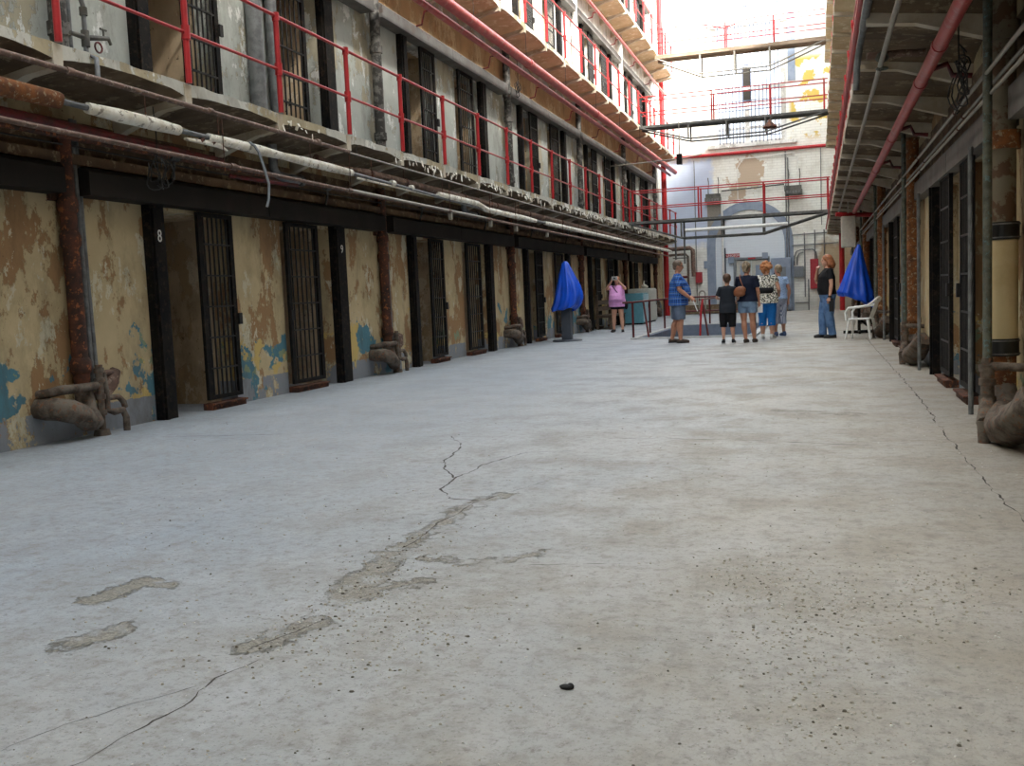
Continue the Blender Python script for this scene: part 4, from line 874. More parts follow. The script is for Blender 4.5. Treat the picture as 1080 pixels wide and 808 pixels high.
tag(MB().tube([(-6.6, YE-0.3, 1.35), (-6.2, YE-0.3, 1.45), (-6.2, YE-0.3, 1.75), (-5.8, YE-0.3, 1.75)], 0.06, 8).build('red_pipe', 'red_dark'), 'short dark red bent pipe low on the far wall left of the arch', 'pipe')
tag(MB().box(-5.45, -5.15, YE-0.2, YE, 1.45, 1.95).build('alarm_box', 'sign_red'), 'small red box on the far wall behind the man in plaid', 'box')
t = thing('bent_pipe', 'grey inverted-U vent pipe standing beyond the stair rail', 'pipe')
MB().tube([(-4.95, 43.2, 0), (-4.95, 43.2, 0.95)]+[(-4.82-0.13*cos(a*PI/6), 43.2, 0.95+0.13*sin(a*PI/6)) for a in range(1, 6)]+[(-4.69, 43.2, 0.95), (-4.69, 43.2, 0.3)], 0.035, 8).build('pipe', 'conduit', t)
tag(MB().box(-6.4, -1.3, 45.7, 46.35, 0.02, 0.42).build('rubble_ledge', 'soffit'), 'low dusty ledge along the foot of the far wall', 'ledge')
# pendant lamps
def lamp(x, y, z, label, dangling):
    t = thing('pendant_lamp', label, 'lamp', (x, y, z)); m2 = MB(); m2.rings([((0, 0, 0), 0.24, 0.24), ((0, 0, 0.05), 0.22, 0.22), ((0, 0, 0.20), 0.07, 0.07), ((0, 0, 0.27), 0.05, 0.05)]); m2.build('lamp_shade', 'rust' if not dangling else 'iron', t)
    MB().tube([(0, 0, 0.25), (0, 1.6, 0.66)], 0.015, 6).build('stem', 'iron', t)
lamp(-1.45, 34.2, 6.42, 'rusty pendant lamp hanging from the second cross bridge', False)

# ------------------------------------------------------------------ cross bridges
def bridge(y, z, depth, label, kind, rz, posts, zl=None):
    x0, x1 = EL, ER; L = x1-x0
    t = thing('cross_bridge', label, 'bridge', (x0, y, z))
    mm = 'timber' if kind == 'timber' else 'steel_truss'
    zz = 0.14 if kind == 'timber' else 0.08
    for dy in (0, 0.75): MB().box(-0.02, L+0.02, dy-0.03, dy+0.03, 0, zz).build('beam', mm, t)
    MB().box(0, L, 0.03, 0.72, zz-0.05, zz-0.02).build('deck', 'timber' if kind == 'timber' else 'box_dark', t)
    a, b = 0.27*L, 0.68*L
    for dy in (0, 0.75):
        MB().tube([(0, dy, 0.02), (a, dy, -depth), (b, dy, -depth), (L, dy, 0.02)], 0.03, 8).build('lower_chord', mm if kind != 'timber' else 'conduit', t)
        for x in (a, (a+b)/2, b): MB().box(x-0.03, x+0.03, dy-0.02, dy+0.02, -depth, 0).build('strut', mm if kind != 'timber' else 'conduit', t)
    for dy in (0.0, 0.75):
        for h in (0.48, 1.02):
            n = 12; pts = []
            for i in range(n+1):
                x = L*i/n; sag = (-0.28*math.exp(-((x-0.42*L)/0.55)**2) if (rz and h > 1 and dy < 0.1) else 0); pts.append((x, dy, zz+h+sag))
            MB().tube(pts, 0.02, 8).build('rail', 'red', t)
        for x in posts: MB().tube([(x, dy, zz), (x, dy, zz+1.02)], 0.028, 8).build('post', 'red', t)
    return t
t = bridge(33.2, 3.46, 0.55, 'lowest cross bridge, dark steel truss with red rails between the two galleries', 'steel', False, (0.02, 2.35, 4.45, 6.45))
MB().tube([(1.9, -0.08, -0.32), (5.2, -0.08, -0.30)], 0.06, 10).build('light_tube', 'white_paint', t)
bridge(35.8, 7.05, 0.50, 'middle cross bridge with dark beam and red rails below the tall window', 'steel', False, (0.3, 2.6, 4.6, 6.4))
bridge(40.2, 10.45, 0.75, 'highest cross bridge, pale timber beam and bent red rails', 'timber', True, (0.3, 2.75, 4.6))
t = thing('drop_pipe', 'grey drop pipe and bracket hanging below the left end of the lowest bridge', 'pipe')
for x in (-4.6, -4.3): MB().tube([(x, 33.6, 3.45), (x, 33.6, 2.05)], 0.03, 8).build('pipe', 'steel_truss', t)
MB().tube([(-4.7, 33.6, 2.25), (-4.2, 33.6, 2.25)], 0.02, 6).build('bracket', 'steel_truss', t)
t = thing('camera_arm', 'thin horizontal arm carrying a small black fixture, above the lowest bridge', 'fixture')
MB().tube([(-6.99, 34.5, 5.63), (-6.0, 34.5, 5.65), (-4.35, 34.5, 5.70), (-3.75, 34.5, 5.78)], 0.022, 8).build('arm', 'conduit', t)
MB().box(-4.6, -4.42, 34.4, 34.6, 5.50, 5.85).build('lamp_head', 'iron', t); MB().tube([(-4.5, 34.5, 5.8), (-4.5, 34.5, 7.0)], 0.02, 6).build('stem', 'conduit', t)

# ------------------------------------------------------------------ stair rail round the pit
t = thing('stair_railing', 'dark red pipe railing round the stair pit', 'railing', (PX0, PY0, 0))
A = (-0.10, 0.05); B = (-0.10, PY1-PY0+0.06); Cc = (PX1-PX0+0.1, PY1-PY0+0.06)
for z, nm in ((0.92, 'top_rail'), (0.47, 'middle_rail')):
    MB().tube([(A[0]-(0.25 if z > 0.9 else 0), A[1], z), (A[0], A[1], z), (B[0], B[1], z)], 0.026, 8).build(nm, 'red_dark', t)
    MB().tube([(B[0], B[1], z), (Cc[0], Cc[1], z)], 0.026, 8).build(nm, 'red_dark', t)
for x, y in ((A[0], A[1]), (A[0], 2.6), (A[0], 5.3), (B[0], B[1]), (0.95, B[1]), (Cc[0], Cc[1]), (Cc[0], 4.0), (Cc[0], A[1])):
    MB().tube([(x, y, 0.045), (x, y, 0.93)], 0.028, 8).build('post', 'red_dark', t)
for x in (0.30, 1.75):
    MB().tube([(x, -0.02, 0.0), (x-0.17, 0.3, 0.93)], 0.026, 8).build('brace', 'red_dark', t)
MB().tube([(1.55, -0.03, 0.0), (1.58, 0.0, 0.62), (1.62, 0.1, 0.93)], 0.026, 8).build('brace', 'red', t)
MB().tube([(1.55, 0.02, 0.92), (1.58, 4.0, 0.92)], 0.022, 8).build('hand_rail', 'red_dark', t)

# ------------------------------------------------------------------ blue tarps
def tarp(name, label, loc, prof, nf=9, amp=0.10, seed=1, skirt=0.1, depth=0.8, rz=0.0, slant=0.0):
    """prof: list of (z, left extent, right extent) seen across; folded drape around a hidden frame"""
    o_ = []; n = 96; mb = MB(); rr = random.Random(seed); ph = [rr.random()*6 for _ in range(4)]
    K = 26; rows = []
    for k in range(K+1):
        u = k/K; zf = u*(len(prof)-1); i = min(int(zf), len(prof)-2); w = zf-i
        z = prof[i][0]*(1-w)+prof[i+1][0]*w; l = prof[i][1]*(1-w)+prof[i+1][1]*w; r = prof[i][2]*(1-w)+prof[i+1][2]*w
        row = []
        for j in range(n):
            a = 2*PI*j/n; f = 1+amp*min(1, u*1.6)*(sin(nf*a+ph[0]+2.2*u)+0.6*sin((nf*2-3)*a+ph[1])+0.5*sin(3*a+ph[2]+3*u))
            cxx = (r-l)/2; rx = (r+l)/2
            x = cxx+rx*f*cos(a); y = rx*depth*f*sin(a); zz = z
            if k == K: zz = z+skirt*(sin(2*a+ph[3])+0.5*sin(5*a))
            elif k > K-5: zz = z+skirt*(sin(2*a+ph[3])+0.5*sin(5*a))*((k-K+5)/5)**1.5
            zz -= slant*x*max(0.0, (u-0.55)/0.45)**1.3
            row.append(Vector((x, y, zz)))
        rows.append(row)
    vs = [p for row in rows for p in row]
    mb.add(vs, [(k*n+j, k*n+(j+1) % n, (k+1)*n+(j+1) % n, (k+1)*n+j) for k in range(K) for j in range(n)], 0, True)
    mb.add(rows[0], [tuple(range(n))[::-1]], 0, True)
    o = mb.build(name, 'tarp'); o.location = loc; o.rotation_euler = (0, 0, rz)
    s = o.modifiers.new('s', 'SOLIDIFY'); s.thickness = 0.006
    return tag(o, label, 'tarp')
LT = (-6.12, 24.15, 0)
tarp('blue_tarp', 'bright blue tarp draped over a pedestal in front of the left cells', LT,
     [(2.02, 0.03, 0.05), (1.96, 0.07, 0.10), (1.70, 0.14, 0.22), (1.40, 0.20, 0.36), (1.12, 0.26, 0.42), (0.92, 0.33, 0.36), (0.80, 0.37, 0.24)], 8, 0.085, 3, 0.035, 1.0, rz=0.2)
t = thing('pedestal', 'slate grey square pedestal with round base under the left blue tarp', 'pedestal', LT)
bevel(MB().box(-0.12, 0.12, -0.12, 0.12, 0.03, 1.1).build('column', 'slate', t), 0.015); MB().rings([((0, 0, 0), 0.38, 0.38), ((0, 0, 0.025), 0.38, 0.38), ((0, 0, 0.04), 0.34, 0.34)]).build('base', 'slate', t)
MB().tube([(0, 0, 1.1), (0, 0, 1.9)], 0.03, 8).build('mast', 'slate', t)
RT = (0.90, 23.9, 0)
tarp('blue_tarp', 'bright blue tarp hung in a tall cone over a stand behind the white chair', RT,
     [(2.04, 0.02, 0.03), (1.97, 0.05, 0.06), (1.65, 0.20, 0.13), (1.32, 0.33, 0.20), (1.02, 0.43, 0.27), (0.88, 0.47, 0.30), (0.74, 0.44, 0.31)], 7, 0.07, 8, 0.03, 0.9, slant=0.42)
t = thing('stand', 'dark low stand with crossed feet under the right blue tarp', 'stand', RT)
MB().tube([(0, 0, 0.06), (0, 0, 1.95)], 0.035, 8).build('mast', 'iron', t); MB().tube([(-0.35, 0, 0.04), (0.35, 0, 0.04)], 0.035, 8).build('foot', 'iron', t); MB().tube([(0, -0.35, 0.04), (0, 0.35, 0.04)], 0.035, 8).build('foot', 'iron', t)
MB().tube([(0.05, 0.3, 0.3), (0.22, 0.3, 0.14), (0.2, 0.1, 0.05), (0.05, 0.0, 0.05)], 0.03, 8).build('brace', 'iron', t)

# ------------------------------------------------------------------ white plastic armchair
t = thing('plastic_chair', 'white moulded plastic armchair facing left beside the right wall', 'chair', (0.86, 21.72, 0), 1.30)
# local: +y is the way the sitter faces
def leg(x, y, sx, sy, nm='leg'):
    m2 = MB(); r = 0.028
    m2.tube([(x+sx*0.05, y+sy*0.06, 0.0), (x+sx*0.03, y+sy*0.03, 0.2), (x, y, 0.42)], [r*0.9, r, r*1.35], 8, flat=0.8); m2.build(nm, 'chair', t)
for x in (-0.22, 0.22): leg(x, 0.20, x/0.22, 1); leg(x, -0.18, x/0.22, -1)
bevel(MB().box(-0.24, 0.24, -0.20, 0.24, 0.405, 0.43).build('seat', 'chair', t), 0.01)
MB().tube([(-0.24, 0.24, 0.41), (0.24, 0.24, 0.41)], 0.022, 8).build('seat_edge', 'chair', t)
m2 = MB()
for i in range(6):
    x = -0.165+0.066*i; m2.tube([(x, -0.20, 0.44), (x, -0.27, 0.62), (x, -0.33, 0.80)], 0.022, 6, flat=0.3)
m2.build('back_slats', 'chair', t)
m2 = MB(); m2.tube([(-0.27, 0.24, 0.40), (-0.28, 0.25, 0.56), (-0.28, 0.19, 0.655), (-0.28, -0.02, 0.67), (-0.27, -0.2, 0.70), (-0.24, -0.31, 0.78), (-0.15, -0.35, 0.84), (0, -0.36, 0.86), (0.15, -0.35, 0.84), (0.24, -0.31, 0.78), (0.27, -0.2, 0.70), (0.28, -0.02, 0.67), (0.28, 0.19, 0.655), (0.28, 0.25, 0.56), (0.27, 0.24, 0.40)], 0.026, 10)
m2.build('arm_and_top_rail', 'chair', t)

# ------------------------------------------------------------------ bench, enamel cupboards, clutter at the left far end
t = thing('wooden_bench', 'dark wooden bench with curved end against the far left cells', 'bench', (-6.55, 30.9, 0))
for y in (0, 2.2):
    m2 = MB(); m2.box(-0.28, 0.22, y-0.03, y+0.03, 0.38, 0.46); m2.box(-0.30, -0.22, y-0.03, y+0.03, 0, 1.05); m2.box(0.14, 0.22, y-0.03, y+0.03, 0, 0.42); m2.tube([(-0.26, y, 1.05), (-0.25, y, 1.12)], 0.04, 8); m2.build('bench_end', 'wood', t)
MB().box(-0.24, 0.24, -0.05, 2.25, 0.43, 0.47).build('seat', 'wood', t)
for z in (0.60, 0.80): MB().box(-0.27, -0.24, 0, 2.2, z, z+0.14).build('back_board', 'wood', t)
def cupboard(loc, w, d, h, mat, label, side=None):
    t = thing('cupboard', label, 'cupboard', loc)
    bevel(MB().box(-d, 0, 0, w, 0.05, h).build('body', mat, t), 0.02); MB().box(0, 0.03, 0.02, w-0.02, 0.1, h-0.04).build('door', mat if not side else side, t)
    MB().box(0.03, 0.06, w*0.85, w*0.89, h*0.5, h*0.65).build('handle', 'edge_steel', t); MB().box(-d+0.03, -0.03, 0.05, w-0.05, 0, 0.05).build('base', 'iron', t)
    return t
cupboard((-5.95, 34.6, 0), 1.05, 0.85, 1.12, 'fridge_teal', 'pale blue enamel cupboard behind the pink-shirted woman', 'fridge_blue')
cupboard((-6.0, 36.3, 0), 1.6, 0.8, 1.28, 'cabinet_white', 'off-white cupboard beside the pale blue one at the far left')
t = thing('clutter', 'small pile of odds and ends on top of the off-white cupboard', 'clutter', (-6.3, 37.0, 1.28)); m2 = MB(); m2.ell((0, 0, 0.08), (0.12, 0.12, 0.08)); m2.ell((0, 0.35, 0.06), (0.1, 0.15, 0.06)); m2.tube([(0, -0.1, 0.1), (0.02, -0.1, 0.3)], [0.05, 0.015], 8); m2.build('pile', 'fixture', t)
# wooden boards leaning in the cell openings near the far end: pale planks
# ------------------------------------------------------------------ grit on the floor
mb = MB(); rr = random.Random(11)
def chip(x, y, s):
    n = 5; vs = []; a0 = rr.random()*6
    for j in range(n):
        a = a0+2*PI*j/n; k = s*rr.uniform(0.6, 1.2); vs.append((x+k*cos(a), y+k*sin(a)*rr.uniform(0.6, 1), 0.0))
    t0 = len(vs); h = s*rr.uniform(0.35, 0.8)
    for j in range(n): v = vs[j]; vs.append((x+(v[0]-x)*0.6, y+(v[1]-y)*0.6, h))
    mb.add(vs, [(j, (j+1) % n, n+(j+1) % n, n+j) for j in range(n)]+[tuple(range(n, 2*n))], rr.choice((0, 0, 0, 0, 0, 1, 2, 2)))
for i in range(6000):
    k = rr.random()
    if k < 0.30: c = rr.choice([(-0.06, 3.81), (-0.25, 4.03), (0.11, 3.7), (0.47, 4.0), (-0.1, 3.3), (0.0, 2.7)]); x, y = rr.gauss(c[0], 0.14), rr.gauss(c[1], 0.25)
    elif k < 0.48: c = rr.choice([(-1.89, 3.6), (-1.94, 4.2), (-1.86, 3.05), (-1.7, 3.4), (-1.5, 3.0), (-1.3, 3.2)]); x, y = rr.gauss(c[0], 0.13), rr.gauss(c[1], 0.25)
    else: y = 1.8+8*rr.random()**2; x = rr.uniform(-0.62*y-1.0, min(0.25*y+0.2, 1.2))
    chip(x, y, (0.0022+0.0062*rr.random()**2.2)*(0.75 if y < 2.6 else 1.0))
t_m = [mottled('grit_tan', (0.44, 0.41, 0.34), (0.34, 0.31, 0.25), 30, bump=0), plain('grit_dark', (0.15, 0.135, 0.11), 0.9), plain('grit_pale', (0.60, 0.59, 0.55), 0.9)]
o = mb.build('gravel', t_m); o['kind'] = 'stuff'; tag(o, 'scattered grit and paint chips on the concrete floor', 'grit')
m2 = MB(); m2.ell((0, 0, 0.006), (0.022, 0.012, 0.009), 8, 6); m2.ell((0.012, 0.006, 0.007), (0.012, 0.010, 0.010), 8, 6)
o = m2.build('black_stone', 'stone_dark'); o.location = (-0.75, 2.78, 0); tag(o, 'single small black stone on the floor in the foreground', 'stone')

# ================================================================== PEOPLE
def remesh(o, v=0.010, it=3):
    m = o.modifiers.new('r', 'REMESH'); m.mode = 'VOXEL'; m.voxel_size = v; m.use_smooth_shade = True
    s = o.modifiers.new('s', 'SMOOTH'); s.iterations = it; s.factor = 0.5
    return o
def hand(mb, w, d, n_, sc=1.0, curl=0.35, flip=1):
    """w wrist, d hand direction, n_ palm normal"""
    w = Vector(w); d = Vector(d).normalized(); n_ = Vector(n_); n_ = (n_-d*n_.dot(d)).normalized(); s_ = d.cross(n_)*flip
    mb.tube([w, w+d*0.035*sc, w+d*0.075*sc, w+d*0.095*sc], [0.022*sc, 0.030*sc, 0.036*sc, 0.030*sc], 10, flat=1.0)
    for i, L in enumerate((0.070, 0.080, 0.076, 0.060)):
        b = w+d*0.085*sc+s_*(0.030-0.020*i)*sc; c1 = curl
        p1 = b+d*L*0.45*sc*cos(c1)+n_*L*0.45*sc*sin(c1); p2 = p1+d*L*0.55*sc*cos(c1*2.3)+n_*L*0.55*sc*sin(c1*2.3)
        mb.tube([b-d*0.02*sc, b, p1, p2], [0.0095*sc, 0.0095*sc, 0.0088*sc, 0.0075*sc], 6)
    b = w+d*0.030*sc+s_*0.026*sc; mb.tube([w+d*0.02*sc, b, b+d*0.03*sc+s_*0.022*sc+n_*0.008*sc, b+d*0.055*sc+s_*0.026*sc+n_*0.02*sc], [0.014*sc, 0.013*sc, 0.011*sc, 0.009*sc], 6)
def person(label, loc, rz, h, P_):
    """figure in local space: x to the figure's right... built facing +y, then turned; P_ holds pose, girth and clothes"""
    k = h/1.75; g = P_.get('girth', 1.0); sw = P_.get('sw', 0.185)*k; hipw = 0.095*k*P_.get('hip', 1.0)
    t = thing('person', label, 'person', loc, rz)
    Z = lambda z: z*k
    hsz = P_.get('head', 1.08); head = Vector((0, 0.015, Z(1.625))); hr = Matrix.Rotation(P_.get('hturn', 0), 3, 'Z') @ Matrix.Rotation(P_.get('htilt', 0), 3, 'X')
    hp = lambda x, y, z: head + hr @ (Vector((x, y, z))*k*hsz)
    b = MB()
    belly = P_.get('belly', 0.0)
    # torso
    tor = [((0, 0.0, Z(0.80)), 0.13*k*g, 0.10*k*g), ((0, -0.005, Z(0.90)), 0.168*k*g, 0.118*k*g), ((0, 0.01+belly*0.5, Z(1.02)), 0.150*k*g, (0.105+belly*0.6)*k*g), ((0, 0.01+belly*0.4, Z(1.16)), 0.145*k*g, (0.105+belly*0.5)*k*g),
           ((0, 0.012, Z(1.30)), 0.165*k*(g*0.7+0.3), 0.115*k*g), ((0, 0.0, Z(1.40)), 0.168*k*(g*0.5+0.5), 0.095*k), ((0, -0.005, Z(1.46)), 0.09*k, 0.065*k), ((0, 0, Z(1.49)), 0.055*k, 0.05*k)]
    b.rings(tor)
    b.tube([(0, -0.01, Z(1.44)), (0, 0.0, Z(1.50)), tuple(hp(0, -0.012, -0.07))], [0.062*k, 0.054*k, 0.054*k], 12)
    b.ell(hp(0, -0.005, 0.025), (0.076*k*hsz, 0.096*k*hsz, 0.098*k*hsz), 16, 12, rot=hr); b.ell(hp(0, 0.022, -0.045), (0.058*k*hsz, 0.066*k*hsz, 0.066*k*hsz), 14, 10, rot=hr)
    b.ell(hp(0, 0.045, -0.088), (0.030*k, 0.030*k, 0.024*k), 10, 8, rot=hr)
    b.tube([hp(0, 0.084, 0.02), hp(0, 0.105, -0.015), hp(0, 0.092, -0.03)], [0.009*k, 0.015*k, 0.013*k], 8)
    for s in (-1, 1): b.ell(hp(0.076*s, -0.01, -0.005), (0.011*k, 0.020*k, 0.032*k), 8, 6, rot=hr); b.ell(hp(0.035*s, 0.06, -0.03), (0.022*k, 0.02*k, 0.02*k), 8, 6, rot=hr)
    legs = []; arms = []
    for s in (-1, 1):
        L = P_['legs'][0 if s < 0 else 1] if 'legs' in P_ else ((s*0.10, 0.0), (s*0.11, 0.0))
        kn = Vector((L[0][0]*k, L[0][1]*k+0.012, Z(0.47))); an = Vector((L[1][0]*k, L[1][1]*k-0.01, Z(0.085)))
        hip = Vector((s*hipw, 0, Z(0.86))); legs.append((hip, kn, an))
        lg = P_.get('leg', 1.0)*k
        b.tube([hip+Vector((0, 0, 0.06)), hip, hip.lerp(kn, 0.45), kn, kn.lerp(an, 0.3)+Vector((0, -0.018, 0)), kn.lerp(an, 0.75), an, an-Vector((0, 0, 0.05*k))],
               [0.085*lg, 0.096*lg, 0.082*lg, 0.057*lg, 0.062*lg, 0.042*lg, 0.036*lg, 0.036*k], 12)
        fd = P_.get('feet', 0.0)*s; fv = Vector((sin(fd), cos(fd), 0))
        b.tube([an-fv*0.05*k-Vector((0, 0, 0.045*k)), an+fv*0.05*k-Vector((0, 0, 0.040*k)), an+fv*0.17*k-Vector((0, 0, 0.060*k))], [0.032*k, 0.036*k, 0.022*k], 8)
        sh = Vector((s*sw, -0.01, Z(1.40))); el, wr = P_['arms'][0 if s < 0 else 1]; el = Vector(el)*k; wr = Vector(wr)*k; arms.append((sh, el, wr))
        al = P_.get('arm', 1.0)*k
        b.tube([sh-Vector((s*0.05*k, 0, 0)), sh, sh.lerp(el, 0.4), el, el.lerp(wr, 0.3), el.lerp(wr, 0.8), wr, wr+(wr-el).normalized()*0.02], [0.055*al, 0.058*al, 0.049*al, 0.039*al, 0.040*al, 0.028*al, 0.024*k, 0.024*k], 12)
        hd = P_.get('hands', {}).get(s); d = (wr-el).normalized() if not hd else Vector(hd)
        hand(b, wr, d, P_.get('palm', {}).get(s, (-s, 0.2, 0)), k, P_.get('curl', {}).get(s, 0.4), flip=s)
    body = remesh(b.build('body', P_.get('skin', 'skin'), t), 0.0085, 2)
    # face
    m2 = MB()
    for s in (-1, 1): m2.ell(hp(0.029*s, 0.083, 0.012), (0.012*k, 0.008*k, 0.007*k), 8, 6)
    m2.build('eyes', 'eye', t)
    MB().ell(hp(0, 0.085, -0.052), (0.022*k, 0.009*k, 0.007*k), 8, 6).build('mouth', 'lip', t)
    # hair
    hs = P_['hair']; m2 = MB()
    if hs == 'short':
        m2.ell(hp(0, -0.018, 0.042), (0.084*k*hsz, 0.098*k*hsz, 0.092*k*hsz), 16, 10, rot=hr); m2.ell(hp(0, -0.055, -0.01), (0.070*k, 0.055*k, 0.070*k), 12, 8, rot=hr)
    elif hs == 'up':
        m2.ell(hp(0, -0.02, 0.045), (0.088*k*hsz, 0.100*k*hsz, 0.092*k*hsz), 16, 10, rot=hr); m2.ell(hp(0, -0.06, -0.02), (0.070*k, 0.055*k, 0.085*k), 12, 8, rot=hr); m2.ell(hp(0.01, -0.06, 0.12), (0.045*k, 0.04*k, 0.03*k), 10, 8, rot=hr)
        for i in range(7): m2.tube([hp(-0.04+0.013*i, -0.06, 0.09), hp(-0.05+0.018*i, -0.10, 0.03), hp(-0.03+0.01*i, -0.105, -0.07)], [0.014*k, 0.016*k, 0.008*k], 6)
    elif hs == 'curly':
        rr = random.Random(3); m2.ell(hp(0, -0.02, 0.035), (0.105*k*hsz, 0.108*k*hsz, 0.105*k*hsz), 14, 10, rot=hr)
        for i in range(60):
            a = rr.random()*6.28; c = rr.uniform(-0.9, 1); q = math.sqrt(1-c*c); yy = q*sin(a)
            if yy > 0.55 and c < 0.5: continue
            m2.ell(hp(0.115*q*cos(a), -0.02+0.118*yy, 0.02+0.125*c), 0.030*k, 8, 6)
    elif hs == 'bob':
        m2.ell(hp(0, -0.02, 0.04), (0.094*k*hsz, 0.106*k*hsz, 0.092*k*hsz), 16, 10, rot=hr)
        rr = random.Random(5)
        for i in range(26):
            a = PI*(0.92+1.16*i/25); r1 = 0.086; x, y = cos(a)*r1, sin(a)*r1-0.02; m2.tube([hp(x*0.8, y*0.8, 0.08), hp(x*1.12, y*1.15, 0.0), hp(x*1.45, y*1.45, -0.08), hp(x*1.35, y*1.3, -0.15+0.02*rr.random())], [0.026*k, 0.032*k, 0.030*k, 0.012*k], 6)
    ho = m2.build('hair', P_['haircol'], t); remesh(ho, 0.009, 1)
    # trousers / shorts
    leglen = P_['leglen']; tm = P_['bottom']
    m2 = MB(); e = 0.014
    top = P_.get('waist', 1.03)
    m2.rings([((0, 0.0, Z(0.78)), 0.15*k*g, 0.115*k*g), ((0, 0.0, Z(0.90)), (0.175*g)*k+e, 0.125*k*g+e), ((0, 0.01+belly*0.3, Z(top-0.03)), 0.155*k*g+e, (0.110+belly*0.4)*k*g+e), ((0, 0.01+belly*0.3, Z(top)), 0.15*k*g+e, (0.105+belly*0.4)*k*g+e)])
    fl = P_.get('flare', 1.0)
    for (hip, kn, an) in legs:
        lg = P_.get('leg', 1.0)*k
        path = [hip+Vector((0, 0, 0.03)), hip.lerp(kn, 0.3), hip.lerp(kn, 0.65), kn, kn.lerp(an, 0.35), kn.lerp(an, 0.7), an-Vector((0, 0, 0.02))]; rad = [0.103*lg, 0.100*lg*fl, 0.092*lg*fl, 0.075*lg*fl, 0.072*lg*fl, 0.062*lg*fl, 0.066*lg*fl]
        zc = Z(leglen); pp = []; rd = []
        for i, (p, r) in enumerate(zip(path, rad)):
            if p.z >= zc: pp.append(p); rd.append(r+0.004)
            else:
                q = path[i-1]; w = (q.z-zc)/(q.z-p.z); pp.append(q.lerp(p, w)); rd.append(rad[i-1]*(1-w)+r*w+0.006); break
        m2.tube(pp, rd, 14)
    remesh(m2.build(P_.get('bname', 'trousers'), tm, t), 0.0085, 2)
    # top
    m2 = MB(); e = P_.get('loose', 0.018); hem = P_.get('hem', 0.88)
    hb = 0.168*k*g+e*1.5
    m2.rings([((0, 0.0, Z(hem)), hb*0.99, 0.125*k*g+e*1.3), ((0, 0.005, Z(0.94)), hb, 0.125*k*g+e*1.2), ((0, 0.01+belly*0.55, Z(1.03)), 0.158*k*g+e*1.3, (0.108+belly*0.75)*k*g+e), ((0, 0.01+belly*0.5, Z(1.15)), 0.150*k*g+e*1.1, (0.107+belly*0.6)*k*g+e),
              ((0, 0.014, Z(1.29)), 0.168*k*(g*0.7+0.3)+e*0.7, 0.122*k*g+e*0.6), ((0, 0.0, Z(1.395)), 0.172*k*(g*0.5+0.5)+e*0.3, 0.100*k+e*0.4), ((0, -0.006, Z(1.45)), 0.11*k, 0.078*k), ((0, -0.005, Z(1.475)), 0.075*k, 0.066*k)])
    sl = P_.get('sleeve', 0.6)
    for (sh, el, wr) in arms:
        s = 1 if sh.x > 0 else -1; al = P_.get('arm', 1.0)*k; q = sh.lerp(el, sl)
        m2.tube([sh-Vector((s*0.07*k, 0, -0.0)), sh+Vector((0, 0, 0.004)), sh.lerp(el, sl*0.5), q], [0.068*al, 0.072*al, 0.068*al, 0.068*al], 12)
    top_o = remesh(m2.build(P_.get('tname', 't_shirt'), P_['top'], t), 0.0085, 2)
    # shoes
    for i, (hip, kn, an) in enumerate(legs):
        s = (-1, 1)[i]; fd = P_.get('feet', 0.0)*s; R_ = Matrix.Rotation(-fd, 3, 'Z')
        m2 = MB(); c = Vector((an.x, an.y, 0))
        def q(x, y, z): return tuple(c + R_ @ Vector((x*k, y*k, z*k)))
        m2.tube([q(0, -0.075, 0.045), q(0, -0.03, 0.05), q(0, 0.06, 0.045), q(0, 0.13, 0.035), q(0, 0.185, 0.03)], [0.034*k, 0.044*k, 0.045*k, 0.043*k, 0.028*k], 10, flat=1.0)
        if P_.get('shoe_style') != 'sandal': m2.tube([q(0, -0.03, 0.05), q(0, -0.02, 0.11)], [0.045*k, 0.042*k], 10)
        so2 = remesh(m2.build('shoe', P_['shoe'], t), 0.008, 1)
        m3 = MB(); m3.rings([(q(0, 0.05, 0.0), 0.046*k, 0.135*k), (q(0, 0.05, 0.022), 0.046*k, 0.135*k)])
        m3.build('sole', P_.get('sole', P_['shoe']), so2)
    return t, dict(k=k, hp=hp, arms=arms, legs=legs, Z=Z, g=g)

# heights follow the photo; rz turns the +y-facing figure
down = lambda s, y=0.03: ((s*0.24, -0.02, 1.12), (s*0.25, y+0.05, 0.87))
# 1 man in plaid, in profile facing right
t, I = person('heavy man in blue plaid shirt and slate shorts, holding a white leaflet', (-2.98, 21.95, 0), -1.40, 1.83, dict(
    girth=1.40, belly=0.06, leg=1.18, arm=1.25, legs=(((-0.11, -0.06), (-0.12, -0.14)), ((0.11, 0.02), (0.12, 0.03))), sw=0.20,
    arms=(((-0.30, 0.04, 1.14), (-0.26, 0.24, 0.98)), ((0.30, 0.02, 1.13), (0.29, 0.24, 0.95))), hair='short', haircol='hair_brown', skin='skin_tan', leglen=0.50, bottom='shorts_blue', bname='shorts',
    top='plaid', tname='plaid_shirt', hem=0.80, loose=0.028, sleeve=0.78, shoe='shoe_brown', shoe_style='sandal', sole='shoe_black', htilt=-0.12, flare=1.12))
wr = I['arms'][1][2]
o = MB().box(-0.035, 0.035, -0.01, 0.01, -0.26, 0.0).build('leaflet', 'paper'); o.matrix_world = Matrix.Translation(Vector((-2.98, 21.95, 0))) @ Matrix.Rotation(-1.40, 4, 'Z') @ Matrix.Translation(wr+Vector((0, 0.06, -0.05))) @ Matrix.Rotation(0.35, 4, 'X'); tag(o, 'white folded leaflet in the hand of the man in plaid', 'leaflet')
m2 = MB(); hp = I['hp']; k = I['k']
m2.tube([hp(-0.078, -0.01, 0.02), hp(-0.07, 0.07, 0.02), hp(-0.03, 0.098, 0.018), hp(0.03, 0.098, 0.018), hp(0.07, 0.07, 0.02), hp(0.078, -0.01, 0.02)], 0.006, 6)
